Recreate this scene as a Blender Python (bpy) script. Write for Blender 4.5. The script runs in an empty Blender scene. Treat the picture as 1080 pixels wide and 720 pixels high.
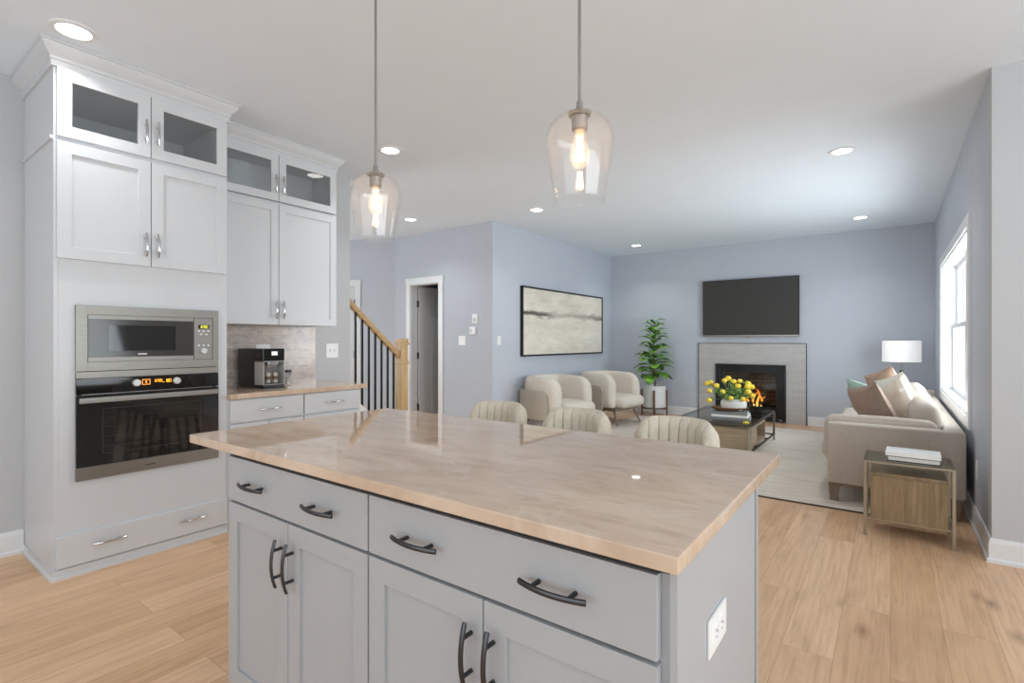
import bpy, bmesh, math, random
from mathutils import Vector, Matrix, noise

random.seed(7)
SC = bpy.context.scene
COL = SC.collection
PI = math.pi
R = math.radians

# ------------------------------------------------------------------ camera, world, lights, exposure
YAW = R(36.47)
cam_d = bpy.data.cameras.new('camera')
cam_d.sensor_width = 36.0
cam_d.lens = 36.0 * 540.4 / 1080.0
cam_d.shift_y = -0.0006
cam_d.clip_start = 0.02
cam = bpy.data.objects.new('camera', cam_d)
cam.location = (0, 0, 1.25)
cam.rotation_euler = (PI / 2, 0, YAW)
COL.objects.link(cam)
SC.camera = cam

SC.view_settings.view_transform = 'Standard'
SC.view_settings.look = 'None'
SC.view_settings.gamma = 1.0
SC.view_settings.use_curve_mapping = False
SC.view_settings.exposure = 0.2
SC.cycles.use_denoising = True
SC.cycles.max_bounces = 10
SC.cycles.diffuse_bounces = 6
SC.cycles.glossy_bounces = 5
SC.cycles.transmission_bounces = 8
SC.cycles.transparent_max_bounces = 16
SC.cycles.sample_clamp_indirect = 6.0
SC.cycles.caustics_reflective = False
SC.cycles.caustics_refractive = False

W = bpy.data.worlds.new('overcast_sky')
SC.world = W
W.use_nodes = True
W.node_tree.nodes['Background'].inputs[0].default_value = (0.88, 0.95, 1.0, 1)
W.node_tree.nodes['Background'].inputs[1].default_value = 1.25


def area(name, loc, rot, sx, sy, power, col=(1, 1, 1), spread=PI):
    d = bpy.data.lights.new(name, 'AREA')
    d.shape = 'RECTANGLE'
    d.size, d.size_y = sx, sy
    d.energy = power
    d.color = col
    d.spread = spread
    o = bpy.data.objects.new(name, d)
    o.location, o.rotation_euler = loc, rot
    COL.objects.link(o)
    return o


DAY = (0.845, 0.94, 1.0)
CAN_W = 3.2
# daylight at the living room window; the rest are fills added at unseen openings
area('fill_behind_camera', (-1.2, -3.00, 1.25), (R(126), 0, 0), 5.0, 2.2, 28, DAY)  # added fill from behind the camera, tilted up to brighten the ceiling
area('fill_dining_side', (3.22, 0.6, 1.45), (R(128), 0, R(90)), 4.6, 1.9, 98, DAY)  # added unseen source on the right, aimed up towards the ceiling
area('daylight_living_window', (0.80, 6.175, 1.39), (R(91), 0, R(90)), 2.4, 1.35, 88, DAY)
area('fill_hall', (-8.28, 1.6, 1.5), (R(100), 0, R(-90)), 2.2, 1.7, 85, DAY)  # added to lighten the hall; its window is unseen


# ------------------------------------------------------------------ helpers
def lin(c):
    return tuple(((v / 255) / 12.92 if v / 255 <= 0.04045 else ((v / 255 + 0.055) / 1.055) ** 2.4) for v in c)


MATS = {}


def newmat(name):
    m = bpy.data.materials.new(name)
    m.use_nodes = True
    nt = m.node_tree
    b = nt.nodes['Principled BSDF']
    MATS[name] = m
    return m, nt, b


def nd(nt, t, **k):
    n = nt.nodes.new(t)
    for a, v in k.items():
        if a in n.inputs.keys() if isinstance(a, str) else False:
            n.inputs[a].default_value = v
        else:
            setattr(n, a, v)
    return n


def coords(nt, scale=(1, 1, 1), rot=(0, 0, 0)):
    tc = nt.nodes.new('ShaderNodeTexCoord')
    mp = nt.nodes.new('ShaderNodeMapping')
    mp.inputs['Scale'].default_value = scale
    mp.inputs['Rotation'].default_value = rot
    nt.links.new(tc.outputs['Object'], mp.inputs['Vector'])
    return mp.outputs['Vector']


def noise_tex(nt, vec, scale, detail=4, rough=0.55, dist=0.0):
    n = nt.nodes.new('ShaderNodeTexNoise')
    n.inputs['Scale'].default_value = scale
    n.inputs['Detail'].default_value = detail
    n.inputs['Roughness'].default_value = rough
    n.inputs['Distortion'].default_value = dist
    nt.links.new(vec, n.inputs['Vector'])
    return n.outputs['Fac']


def ramp(nt, fac, stops):
    r = nt.nodes.new('ShaderNodeValToRGB')
    el = r.color_ramp.elements
    while len(el) < len(stops):
        el.new(0.5)
    for e, (p, c) in zip(el, stops):
        e.position = p
        e.color = (*c, 1) if len(c) == 3 else c
    nt.links.new(fac, r.inputs['Fac'])
    return r.outputs['Color']


def mixc(nt, fac, a, b, mode='MIX'):
    m = nt.nodes.new('ShaderNodeMix')
    m.data_type = 'RGBA'
    m.blend_type = mode
    for sock, v in ((m.inputs[0], fac), (m.inputs[6], a), (m.inputs[7], b)):
        if hasattr(v, 'links') or hasattr(v, 'is_linked'):
            nt.links.new(v, sock)
        elif isinstance(v, (int, float)):
            sock.default_value = v
        else:
            sock.default_value = (*v, 1)
    return m.outputs[2]


def bump(nt, b, h, strength=0.2, dist=0.002):
    n = nt.nodes.new('ShaderNodeBump')
    n.inputs['Strength'].default_value = strength
    n.inputs['Distance'].default_value = dist
    nt.links.new(h, n.inputs['Height'])
    nt.links.new(n.outputs['Normal'], b.inputs['Normal'])


def paint(name, rgb, rough=0.5, metal=0.0, var=0.03, scale=3.0, spec=0.5, bmp=0.0, bscale=150, bdist=0.001, coat=0.0):
    m, nt, b = newmat(name)
    c = lin(rgb)
    v = coords(nt)
    f = noise_tex(nt, v, scale, 3)
    lo = tuple(x * (1 - var) for x in c)
    hi = tuple(min(1, x * (1 + var)) for x in c)
    nt.links.new(ramp(nt, f, [(0.3, lo), (0.7, hi)]), b.inputs['Base Color'])
    b.inputs['Roughness'].default_value = rough
    b.inputs['Metallic'].default_value = metal
    b.inputs['Specular IOR Level'].default_value = spec
    b.inputs['Coat Weight'].default_value = coat
    if bmp:
        bump(nt, b, noise_tex(nt, v, bscale, 2), bmp, bdist)
    return m


def emit(name, rgb, strength):
    m, nt, b = newmat(name)
    b.inputs['Base Color'].default_value = (*lin(rgb), 1)
    b.inputs['Emission Color'].default_value = (*lin(rgb), 1)
    b.inputs['Emission Strength'].default_value = strength
    return m


def thin_glass(name, tint=(255, 255, 255), refl=1.0, rough=0.0, edge=0.8, haze=0.0):
    m = bpy.data.materials.new(name)
    m.use_nodes = True
    nt = m.node_tree
    nt.nodes.remove(nt.nodes['Principled BSDF'])
    out = nt.nodes['Material Output']
    lw = nt.nodes.new('ShaderNodeLayerWeight')
    t = nt.nodes.new('ShaderNodeBsdfTransparent')
    t.inputs[0].default_value = (*lin(tint), 1)
    g = nt.nodes.new('ShaderNodeBsdfGlossy')
    g.inputs['Roughness'].default_value = rough
    pw = nt.nodes.new('ShaderNodeMath')
    pw.operation = 'POWER'
    pw.inputs[1].default_value = 5.0
    nt.links.new(lw.outputs['Facing'], pw.inputs[0])
    mul = nt.nodes.new('ShaderNodeMath')
    mul.operation = 'MULTIPLY_ADD'
    mul.use_clamp = True
    mul.inputs[1].default_value = edge
    mul.inputs[2].default_value = 0.045 * refl
    nt.links.new(pw.outputs[0], mul.inputs[0])
    mx = nt.nodes.new('ShaderNodeMixShader')
    nt.links.new(mul.outputs[0], mx.inputs[0])
    body = t
    if haze:
        tr = nt.nodes.new('ShaderNodeBsdfTranslucent')
        tr.inputs[0].default_value = (1, 1, 1, 1)
        body = nt.nodes.new('ShaderNodeMixShader')
        body.inputs[0].default_value = haze
        nt.links.new(t.outputs[0], body.inputs[1])
        nt.links.new(tr.outputs[0], body.inputs[2])
    nt.links.new(body.outputs[0], mx.inputs[1])
    nt.links.new(g.outputs[0], mx.inputs[2])
    nt.links.new(mx.outputs[0], out.inputs['Surface'])
    MATS[name] = m
    return m


# ------------------------------------------------------------------ materials
M = {}
M['ceiling'] = paint('ceiling_paint', (233, 241, 249), 0.85, var=0.01)
M['wall_grey'] = paint('pale_grey_wall_paint', (196, 197, 199), 0.7, var=0.012)
M['wall_blue'] = paint('blue_grey_wall_paint', (194, 199, 208), 0.7, var=0.015)
M['trim'] = paint('white_trim_paint', (230, 231, 232), 0.35, var=0.01)
M['cab'] = paint('white_cabinet_paint', (210, 212, 215), 0.32, var=0.008)
M['cab_in'] = paint('cabinet_interior', (205, 206, 208), 0.5, var=0.01)
M['isl'] = paint('grey_island_paint', (176, 178, 181), 0.35, var=0.01)
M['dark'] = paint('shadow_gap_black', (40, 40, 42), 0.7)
M['gun'] = paint('gunmetal', (82, 83, 86), 0.32, 1.0, var=0.05, scale=30)
M['chrome'] = paint('chrome', (205, 206, 208), 0.12, 1.0, var=0.02)
M['nickel'] = paint('brushed_nickel', (165, 160, 155), 0.3, 1.0, var=0.03)
M['champ'] = paint('champagne_metal', (172, 164, 148), 0.32, 1.0, var=0.03)
M['bronze'] = paint('dark_bronze_metal', (96, 90, 86), 0.35, 1.0, var=0.05)
M['blackmetal'] = paint('black_iron', (16, 16, 18), 0.6, 0.0, spec=0.25)
M['black'] = paint('black_plastic', (24, 25, 27), 0.35)
M['blackgloss'] = paint('black_gloss', (14, 14, 15), 0.06, spec=0.6)
M['ovenglass'] = paint('dark_oven_glass', (30, 30, 30), 0.05, spec=0.7)
M['mwglass'] = paint('charcoal_microwave_glass', (62, 60, 58), 0.12, spec=0.6)
M['tv'] = paint('television_screen', (66, 65, 62), 0.42, spec=0.3)
M['plate'] = paint('white_plastic', (240, 240, 240), 0.35)
M['plate_grey'] = paint('grey_slot', (120, 122, 124), 0.5)
M['silver'] = paint('silver_key', (215, 215, 212), 0.3, 0.4)
M['cream'] = paint('cream_boucle', (220, 211, 198), 0.95, var=0.06, scale=60, spec=0.1, bmp=0.6, bscale=420, bdist=0.003)
M['stool'] = paint('beige_stool_fabric', (214, 205, 188), 0.95, var=0.06, scale=80, spec=0.1, bmp=0.5, bscale=420, bdist=0.002)
M['taupe'] = paint('taupe_leather', (178, 169, 155), 0.55, var=0.04, scale=20, spec=0.3)
M['sofa'] = paint('taupe_sofa_fabric', (192, 182, 171), 0.95, var=0.06, scale=90, spec=0.1, bmp=0.5, bscale=500, bdist=0.002)
M['brown'] = paint('brown_velvet', (158, 136, 123), 0.85, var=0.06, scale=25, spec=0.15)
M['tan'] = paint('tan_velvet', (190, 160, 140), 0.85, var=0.06, scale=25, spec=0.15)
M['green'] = paint('sage_velvet', (160, 182, 168), 0.85, var=0.06, scale=25, spec=0.15)
M['ivory'] = paint('ivory_linen', (226, 218, 204), 0.9, var=0.04, scale=60, spec=0.1)
M['shade'] = None
M['pot'] = paint('white_ceramic', (236, 236, 234), 0.3, var=0.01)
M['soil'] = paint('potting_soil', (52, 42, 34), 0.95, var=0.3, scale=60)
M['bark'] = paint('plant_bark', (108, 92, 74), 0.85, var=0.2, scale=60)
M['leafs'] = paint('flower_leaves', (122, 156, 84), 0.6, var=0.25, scale=40)
M['yellow'] = paint('yellow_petals', (246, 214, 70), 0.7, var=0.14, scale=60)
M['wicker'] = None
M['page'] = paint('book_pages', (236, 233, 224), 0.8, var=0.03, scale=200)
M['cover_w'] = paint('white_book_cover', (242, 242, 240), 0.4)
M['cover_d'] = paint('dark_book_cover', (62, 62, 62), 0.5)
M['cover_g'] = paint('grey_book_cover', (128, 131, 130), 0.45)
M['ink'] = paint('grey_ink', (95, 96, 100), 0.6)
M['log'] = paint('charred_log', (46, 41, 38), 0.9, var=0.4, scale=30, bmp=0.6, bscale=60, bdist=0.01)
M['firebrick'] = None
M['ltwhite'] = emit('led_lens', (255, 252, 246), 6.0)
M['amber'] = emit('amber_display', (255, 196, 40), 1.1)
M['lime'] = emit('lime_display', (226, 226, 90), 0.9)
M['orange'] = emit('orange_display', (240, 150, 60), 0.9)
M['screen'] = emit('pale_screen', (210, 212, 210), 0.6)
M['glass'] = thin_glass('clear_window_glass')
M['cabglass'] = thin_glass('cabinet_glass', (250, 251, 251), 1.2)
M['shadeglass'] = thin_glass('pendant_glass', (255, 255, 255), 1.0, 0.0, 0.6, 0.035)  # slight white haze mixed into the glass imitates the glow round the bulb
M['bulbglass'] = thin_glass('bulb_glass', (255, 240, 222), 0.8)
M['tableglass'] = thin_glass('smoked_table_glass', (218, 221, 217), 1.1)
M['fireglass'] = thin_glass('firebox_glass', (225, 225, 222), 0.8)
M['cupglass'] = thin_glass('cup_glass', (248, 248, 248), 1.2)
M['milk'] = paint('milk_foam', (240, 232, 220), 0.6)
M['coffee'] = paint('coffee', (142, 104, 66), 0.4)
M['filament'] = emit('bulb_filament', (255, 206, 150), 40.0)
M['keyarea'] = paint('pale_grey_keys', (206, 208, 208), 0.5)
M['door_dark'] = paint('door_paint', (214, 215, 217), 0.4, var=0.01)


def bulb_mat():
    m = bpy.data.materials.new('glowing_bulb')
    m.use_nodes = True
    nt = m.node_tree
    nt.nodes.remove(nt.nodes['Principled BSDF'])
    t = nt.nodes.new('ShaderNodeBsdfTransparent')
    e = nt.nodes.new('ShaderNodeEmission')
    e.inputs[0].default_value = (*lin((255, 214, 168)), 1)
    e.inputs[1].default_value = 3.2
    lw = nt.nodes.new('ShaderNodeLayerWeight')
    f = ramp(nt, lw.outputs['Facing'], [(0.0, (0.16, 0.16, 0.16)), (0.55, (0.07, 0.07, 0.07)), (1.0, (0.02, 0.02, 0.02))])
    mx = nt.nodes.new('ShaderNodeMixShader')
    nt.links.new(f, mx.inputs[0])
    nt.links.new(t.outputs[0], mx.inputs[1])
    nt.links.new(e.outputs[0], mx.inputs[2])
    nt.links.new(mx.outputs[0], nt.nodes['Material Output'].inputs['Surface'])
    return m


def steel():
    m, nt, b = newmat('brushed_steel')
    v = coords(nt, (1, 1, 60))
    f = noise_tex(nt, v, 14, 3)
    nt.links.new(ramp(nt, f, [(0.3, lin((140, 136, 130))), (0.7, lin((156, 152, 146)))]), b.inputs['Base Color'])
    b.inputs['Metallic'].default_value = 1.0
    b.inputs['Roughness'].default_value = 0.4
    return m


def floor_mat():
    m, nt, b = newmat('oak_plank_floor')
    tc = nt.nodes.new('ShaderNodeTexCoord')
    sep = nt.nodes.new('ShaderNodeSeparateXYZ')
    nt.links.new(tc.outputs['Object'], sep.inputs[0])
    cmb = nt.nodes.new('ShaderNodeCombineXYZ')
    nt.links.new(sep.outputs[1], cmb.inputs[0])
    nt.links.new(sep.outputs[0], cmb.inputs[1])

    def brick(c1, c2, cm, ms, seed):
        k = nt.nodes.new('ShaderNodeTexBrick')
        k.offset = 0.37
        k.offset_frequency = 2
        k.inputs['Color1'].default_value = (*c1, 1)
        k.inputs['Color2'].default_value = (*c2, 1)
        k.inputs['Mortar'].default_value = (*cm, 1)
        k.inputs['Scale'].default_value = 1.0
        k.inputs['Mortar Size'].default_value = ms
        k.inputs['Mortar Smooth'].default_value = 0.4
        k.inputs['Brick Width'].default_value = 1.45
        k.inputs['Row Height'].default_value = 0.182
        k.inputs['Bias'].default_value = 0.0
        nt.links.new(cmb.outputs[0], k.inputs['Vector'])
        return k
    k = brick((0.0, 0.0, 0.0), (1, 1, 1), (0.5, 0.5, 0.5), 0.0, 0)
    tone = k.outputs['Color']
    # shift grain per plank
    add = nt.nodes.new('ShaderNodeVectorMath')
    add.operation = 'MULTIPLY_ADD'
    nt.links.new(tone, add.inputs[0])
    add.inputs[1].default_value = (17.0, 9.0, 5.0)
    nt.links.new(cmb.outputs[0], add.inputs[2])
    mp = nt.nodes.new('ShaderNodeMapping')
    mp.inputs['Scale'].default_value = (1.3, 24, 1)
    nt.links.new(add.outputs[0], mp.inputs[0])
    grain = noise_tex(nt, mp.outputs[0], 2.2, 7, 0.62, 0.6)
    mp2 = nt.nodes.new('ShaderNodeMapping')
    mp2.inputs['Scale'].default_value = (0.9, 3.2, 1)
    nt.links.new(add.outputs[0], mp2.inputs[0])
    cath = noise_tex(nt, mp2.outputs[0], 1.6, 4, 0.5, 1.2)
    base = ramp(nt, tone, [(0.0, lin((218, 177, 138))), (0.5, lin((226, 186, 148))), (1.0, lin((232, 194, 157)))])
    g1 = mixc(nt, 1.0, base, ramp(nt, grain, [(0.28, (0.80, 0.76, 0.73)), (0.55, (1, 1, 1)), (0.8, (1.08, 1.08, 1.08))]), 'MULTIPLY')
    g2 = mixc(nt, 1.0, g1, ramp(nt, cath, [(0.2, (0.82, 0.79, 0.77)), (0.5, (1, 1, 1)), (0.8, (1.05, 1.06, 1.07))]), 'MULTIPLY')
    mp3 = nt.nodes.new('ShaderNodeMapping')
    mp3.inputs['Scale'].default_value = (2.2, 5.5, 1)
    nt.links.new(add.outputs[0], mp3.inputs[0])
    vor = nt.nodes.new('ShaderNodeTexVoronoi')
    vor.inputs['Scale'].default_value = 0.8
    nt.links.new(mp3.outputs[0], vor.inputs['Vector'])
    g3 = mixc(nt, 1.0, g2, ramp(nt, vor.outputs['Distance'], [(0.0, (0.45, 0.4, 0.37)), (0.07, (0.78, 0.75, 0.73)), (0.17, (1, 1, 1))]), 'MULTIPLY')
    j = brick((1, 1, 1), (1, 1, 1), (0.76, 0.72, 0.69), 0.0018, 0)
    g4 = mixc(nt, 1.0, g3, j.outputs['Color'], 'MULTIPLY')
    nt.links.new(g4, b.inputs['Base Color'])
    b.inputs['Roughness'].default_value = 0.38
    b.inputs['Specular IOR Level'].default_value = 0.35
    bump(nt, b, j.outputs['Color'], 0.25, 0.001)
    return m


def wood(name, c0, c1, c2, axis='Z', scale=1.0, rough=0.5):
    m, nt, b = newmat(name)
    s = {'X': (1.2, 14, 14), 'Y': (14, 1.2, 14), 'Z': (14, 14, 1.2)}[axis]
    v = coords(nt, tuple(q * scale for q in s))
    f = noise_tex(nt, v, 1.8, 6, 0.6, 0.8)
    nt.links.new(ramp(nt, f, [(0.28, lin(c0)), (0.5, lin(c1)), (0.72, lin(c2))]), b.inputs['Base Color'])
    b.inputs['Roughness'].default_value = rough
    b.inputs['Specular IOR Level'].default_value = 0.35
    bump(nt, b, f, 0.1, 0.001)
    return m


def stone():
    m, nt, b = newmat('taupe_quartzite')
    v = coords(nt, (1, 1, 1), (0, 0, R(38)))
    v2 = coords(nt, (1.0, 3.6, 1.0), (0, 0, R(-24)))
    f1 = noise_tex(nt, v2, 2.4, 8, 0.62, 1.6)
    f2 = noise_tex(nt, v, 1.1, 3, 0.5, 0.8)
    v3 = coords(nt, (1.4, 9.0, 1.4), (0, 0, R(-14)))
    f3 = noise_tex(nt, v3, 3.5, 9, 0.7, 2.0)
    base = ramp(nt, f1, [(0.25, lin((190, 163, 140))), (0.48, lin((211, 186, 163))), (0.72, lin((222, 200, 179)))])
    big = mixc(nt, 0.6, base, ramp(nt, f2, [(0.35, (0.90, 0.88, 0.87)), (0.65, (1.05, 1.05, 1.04))]), 'MULTIPLY')
    fine = mixc(nt, 0.55, big, ramp(nt, f3, [(0.3, (0.80, 0.77, 0.75)), (0.5, (1, 1, 1)), (0.7, (1.06, 1.05, 1.05))]), 'MULTIPLY')
    # pale crystalline veins
    v4 = coords(nt, (1.1, 1.5, 1), (0, 0, R(20)))
    f4 = noise_tex(nt, v4, 1.3, 4, 0.55, 0.6)
    vein = ramp(nt, f4, [(0.487, (0, 0, 0)), (0.5, (0.3, 0.3, 0.3)), (0.513, (0, 0, 0))])
    col = mixc(nt, vein, fine, lin((226, 214, 202)))
    nt.links.new(col, b.inputs['Base Color'])
    b.inputs['Roughness'].default_value = 0.03
    b.inputs['Specular IOR Level'].default_value = 0.42
    return m


def tile_mat(name, c1, c2, cm, w, h, ms, plane, rough=0.3, streak=None, vary=0.5, offset=0.5):
    m, nt, b = newmat(name)
    tc = nt.nodes.new('ShaderNodeTexCoord')
    sep = nt.nodes.new('ShaderNodeSeparateXYZ')
    nt.links.new(tc.outputs['Object'], sep.inputs[0])
    cmb = nt.nodes.new('ShaderNodeCombineXYZ')
    nt.links.new(sep.outputs['XYZ'.index(plane[0])], cmb.inputs[0])
    nt.links.new(sep.outputs['XYZ'.index(plane[1])], cmb.inputs[1])
    k = nt.nodes.new('ShaderNodeTexBrick')
    k.offset = offset
    k.inputs['Color1'].default_value = (*lin(c1), 1)
    k.inputs['Color2'].default_value = (*lin(c2), 1)
    k.inputs['Mortar'].default_value = (*lin(cm), 1)
    k.inputs['Scale'].default_value = 1
    k.inputs['Mortar Size'].default_value = ms
    k.inputs['Brick Width'].default_value = w
    k.inputs['Row Height'].default_value = h
    nt.links.new(cmb.outputs[0], k.inputs['Vector'])
    mp = nt.nodes.new('ShaderNodeMapping')
    mp.inputs['Scale'].default_value = streak or (4, 12, 1)
    mp.inputs['Rotation'].default_value = (0, 0, R(9) if streak else 0)
    nt.links.new(cmb.outputs[0], mp.inputs[0])
    f = noise_tex(nt, mp.outputs[0], 2.0, 6, 0.6, 0.8)
    c = mixc(nt, vary, k.outputs['Color'], ramp(nt, f, [(0.28, (0.66, 0.63, 0.61)), (0.5, (1, 1, 1)), (0.75, (1.2, 1.2, 1.2))]), 'MULTIPLY')
    nt.links.new(c, b.inputs['Base Color'])
    b.inputs['Roughness'].default_value = rough
    bump(nt, b, k.outputs['Fac'], -0.35, 0.002)
    return m


def rug_mat():
    m, nt, b = newmat('beige_woven_rug')
    v = coords(nt, (0.8, 9, 1))
    f = noise_tex(nt, v, 2.6, 7, 0.62, 0.6)
    v2 = coords(nt)
    f2 = noise_tex(nt, v2, 240, 2)
    c = ramp(nt, f, [(0.25, lin((198, 186, 171))), (0.5, lin((220, 209, 196))), (0.75, lin((234, 226, 215)))])
    nt.links.new(c, b.inputs['Base Color'])
    b.inputs['Roughness'].default_value = 0.95
    b.inputs['Specular IOR Level'].default_value = 0.1
    bump(nt, b, f2, 0.5, 0.003)
    return m


def canvas_mat():
    # abstract cream canvas with a charcoal horizon smear; object space: Y along, Z up
    m, nt, b = newmat('abstract_canvas')
    tc = nt.nodes.new('ShaderNodeTexCoord')
    sep = nt.nodes.new('ShaderNodeSeparateXYZ')
    nt.links.new(tc.outputs['Object'], sep.inputs[0])
    v = coords(nt, (1, 0.9, 3.2))
    cl = noise_tex(nt, v, 1.7, 7, 0.6, 0.9)
    base = ramp(nt, cl, [(0.25, lin((210, 202, 187))), (0.5, lin((229, 221, 206))), (0.75, lin((241, 235, 222)))])
    v2 = coords(nt, (1, 1.2, 0.6))
    wob = noise_tex(nt, v2, 1.6, 5, 0.6, 0.5)
    hgt = nt.nodes.new('ShaderNodeMath')
    hgt.operation = 'MULTIPLY_ADD'
    nt.links.new(wob, hgt.inputs[0])
    hgt.inputs[1].default_value = 0.10
    nt.links.new(sep.outputs[2], hgt.inputs[2])
    # signed height above horizon (z = 0.61 of 0.99)
    d = nt.nodes.new('ShaderNodeMath')
    d.operation = 'SUBTRACT'
    nt.links.new(hgt.outputs[0], d.inputs[0])
    d.inputs[1].default_value = 0.665
    ad = nt.nodes.new('ShaderNodeMath')
    ad.operation = 'ABSOLUTE'
    nt.links.new(d.outputs[0], ad.inputs[0])
    v3 = coords(nt, (1, 1.5, 9))
    brk = noise_tex(nt, v3, 2.0, 6, 0.65, 0.8)
    wd = nt.nodes.new('ShaderNodeMath')
    wd.operation = 'DIVIDE'
    nt.links.new(ad.outputs[0], wd.inputs[0])
    pw = ramp(nt, brk, [(0.34, (0.018, 0.018, 0.018)), (0.64, (0.14, 0.14, 0.14))])
    bw = nt.nodes.new('ShaderNodeRGBToBW')
    nt.links.new(pw, bw.inputs[0])
    nt.links.new(bw.outputs[0], wd.inputs[1])
    line = ramp(nt, wd.outputs[0], [(0.1, (1, 1, 1)), (0.7, (0.0, 0.0, 0.0))])
    yn = nt.nodes.new('ShaderNodeMath')
    yn.operation = 'DIVIDE'
    nt.links.new(sep.outputs[1], yn.inputs[0])
    yn.inputs[1].default_value = 2.45
    msk = ramp(nt, yn.outputs[0], [(0.0, (0.95, 0.95, 0.95)), (0.24, (0.9, 0.9, 0.9)), (0.36, (0.3, 0.3, 0.3)), (0.62, (0.38, 0.38, 0.38)), (0.8, (0.55, 0.55, 0.55)), (1.0, (0.75, 0.75, 0.75))])
    line = mixc(nt, 1.0, line, msk, 'MULTIPLY')
    c = mixc(nt, line, base, lin((66, 62, 54)))
    v4 = coords(nt, (1, 0.8, 5))
    gw = noise_tex(nt, v4, 1.4, 4, 0.6, 0.4)
    c2 = mixc(nt, ramp(nt, gw, [(0.52, (0, 0, 0)), (0.75, (0.4, 0.4, 0.4))]), c, lin((178, 172, 154)))
    nt.links.new(c2, b.inputs['Base Color'])
    b.inputs['Roughness'].default_value = 0.8
    return m


def leaf_mat():
    m, nt, b = newmat('fig_leaves')
    v = coords(nt)
    f = noise_tex(nt, v, 9, 3)
    nt.links.new(ramp(nt, f, [(0.3, lin((58, 104, 36))), (0.5, lin((108, 158, 56))), (0.7, lin((158, 200, 84)))]), b.inputs['Base Color'])
    b.inputs['Roughness'].default_value = 0.3
    return m


def wicker_mat():
    m, nt, b = newmat('woven_wicker')
    v = coords(nt, (1, 1, 1))
    w = nt.nodes.new('ShaderNodeTexWave')
    w.inputs['Scale'].default_value = 38
    w.inputs['Distortion'].default_value = 1.5
    nt.links.new(v, w.inputs['Vector'])
    nt.links.new(ramp(nt, w.outputs['Fac'], [(0.1, lin((82, 56, 36))), (0.9, lin((168, 126, 88)))]), b.inputs['Base Color'])
    b.inputs['Roughness'].default_value = 0.7
    bump(nt, b, w.outputs['Fac'], 0.6, 0.004)
    return m


def flame_mat():
    m = bpy.data.materials.new('flame')
    m.use_nodes = True
    nt = m.node_tree
    nt.nodes.remove(nt.nodes['Principled BSDF'])
    tc = nt.nodes.new('ShaderNodeTexCoord')
    sep = nt.nodes.new('ShaderNodeSeparateXYZ')
    nt.links.new(tc.outputs['Generated'], sep.inputs[0])
    c = ramp(nt, sep.outputs[2], [(0.0, lin((255, 214, 130))), (0.35, lin((255, 176, 60))), (1.0, lin((240, 92, 24)))])
    e = nt.nodes.new('ShaderNodeEmission')
    e.inputs[1].default_value = 2.0
    nt.links.new(c, e.inputs[0])
    nt.links.new(e.outputs[0], nt.nodes['Material Output'].inputs['Surface'])
    return m


def lampshade_mat():
    m, nt, b = newmat('white_linen_shade')
    b.inputs['Base Color'].default_value = (*lin((246, 246, 246)), 1)
    b.inputs['Roughness'].default_value = 0.9
    b.inputs['Emission Color'].default_value = (*lin((255, 252, 248)), 1)
    b.inputs['Emission Strength'].default_value = 0.3  # even glow put into the shade material; there is no bulb inside
    return m


M['steel'] = steel()
M['bulbglass'] = bulb_mat()
M['floor'] = floor_mat()
M['stone'] = stone()
M['oak'] = wood('pale_oak', (186, 152, 106), (206, 174, 128), (222, 192, 148), 'Z', 1.0, 0.42)
M['oakrail'] = wood('oak_handrail', (176, 142, 100), (196, 164, 120), (210, 180, 138), 'Y', 1.0, 0.42)
M['walnut'] = wood('walnut_veneer', (118, 98, 72), (142, 120, 92), (160, 138, 108), 'Z', 1.3, 0.5)
M['ash'] = wood('ash_veneer', (150, 130, 104), (172, 152, 126), (188, 168, 142), 'X', 1.2, 0.5)
M['legwood'] = wood('brown_leg_wood', (112, 94, 80), (134, 116, 100), (150, 132, 116), 'Z', 1.5, 0.45)
M['standwood'] = wood('plant_stand_wood', (92, 58, 42), (116, 76, 56), (134, 92, 70), 'Z', 1.5, 0.45)
M['backsplash'] = tile_mat('glazed_subway_tile', (214, 199, 188), (192, 180, 172), (190, 180, 172), 0.225, 0.0665, 0.0035, 'YZ', 0.16, (7, 14, 1), 0.9)
M['surround'] = tile_mat('grey_marble_tile', (190, 187, 184), (184, 181, 178), (172, 169, 166), 0.61, 0.305, 0.002, 'XZ', 0.35, (1.4, 9, 1), 0.38)
M['firebrick'] = tile_mat('firebox_brick', (138, 136, 122), (120, 118, 106), (52, 50, 44), 0.2, 0.07, 0.006, 'XZ', 0.9)
M['rug'] = rug_mat()
M['canvas'] = canvas_mat()
M['leaf'] = leaf_mat()
M['wicker'] = wicker_mat()
M['flame'] = flame_mat()
M['shade'] = lampshade_mat()


# ------------------------------------------------------------------ mesh builder
ORG = {}


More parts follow.
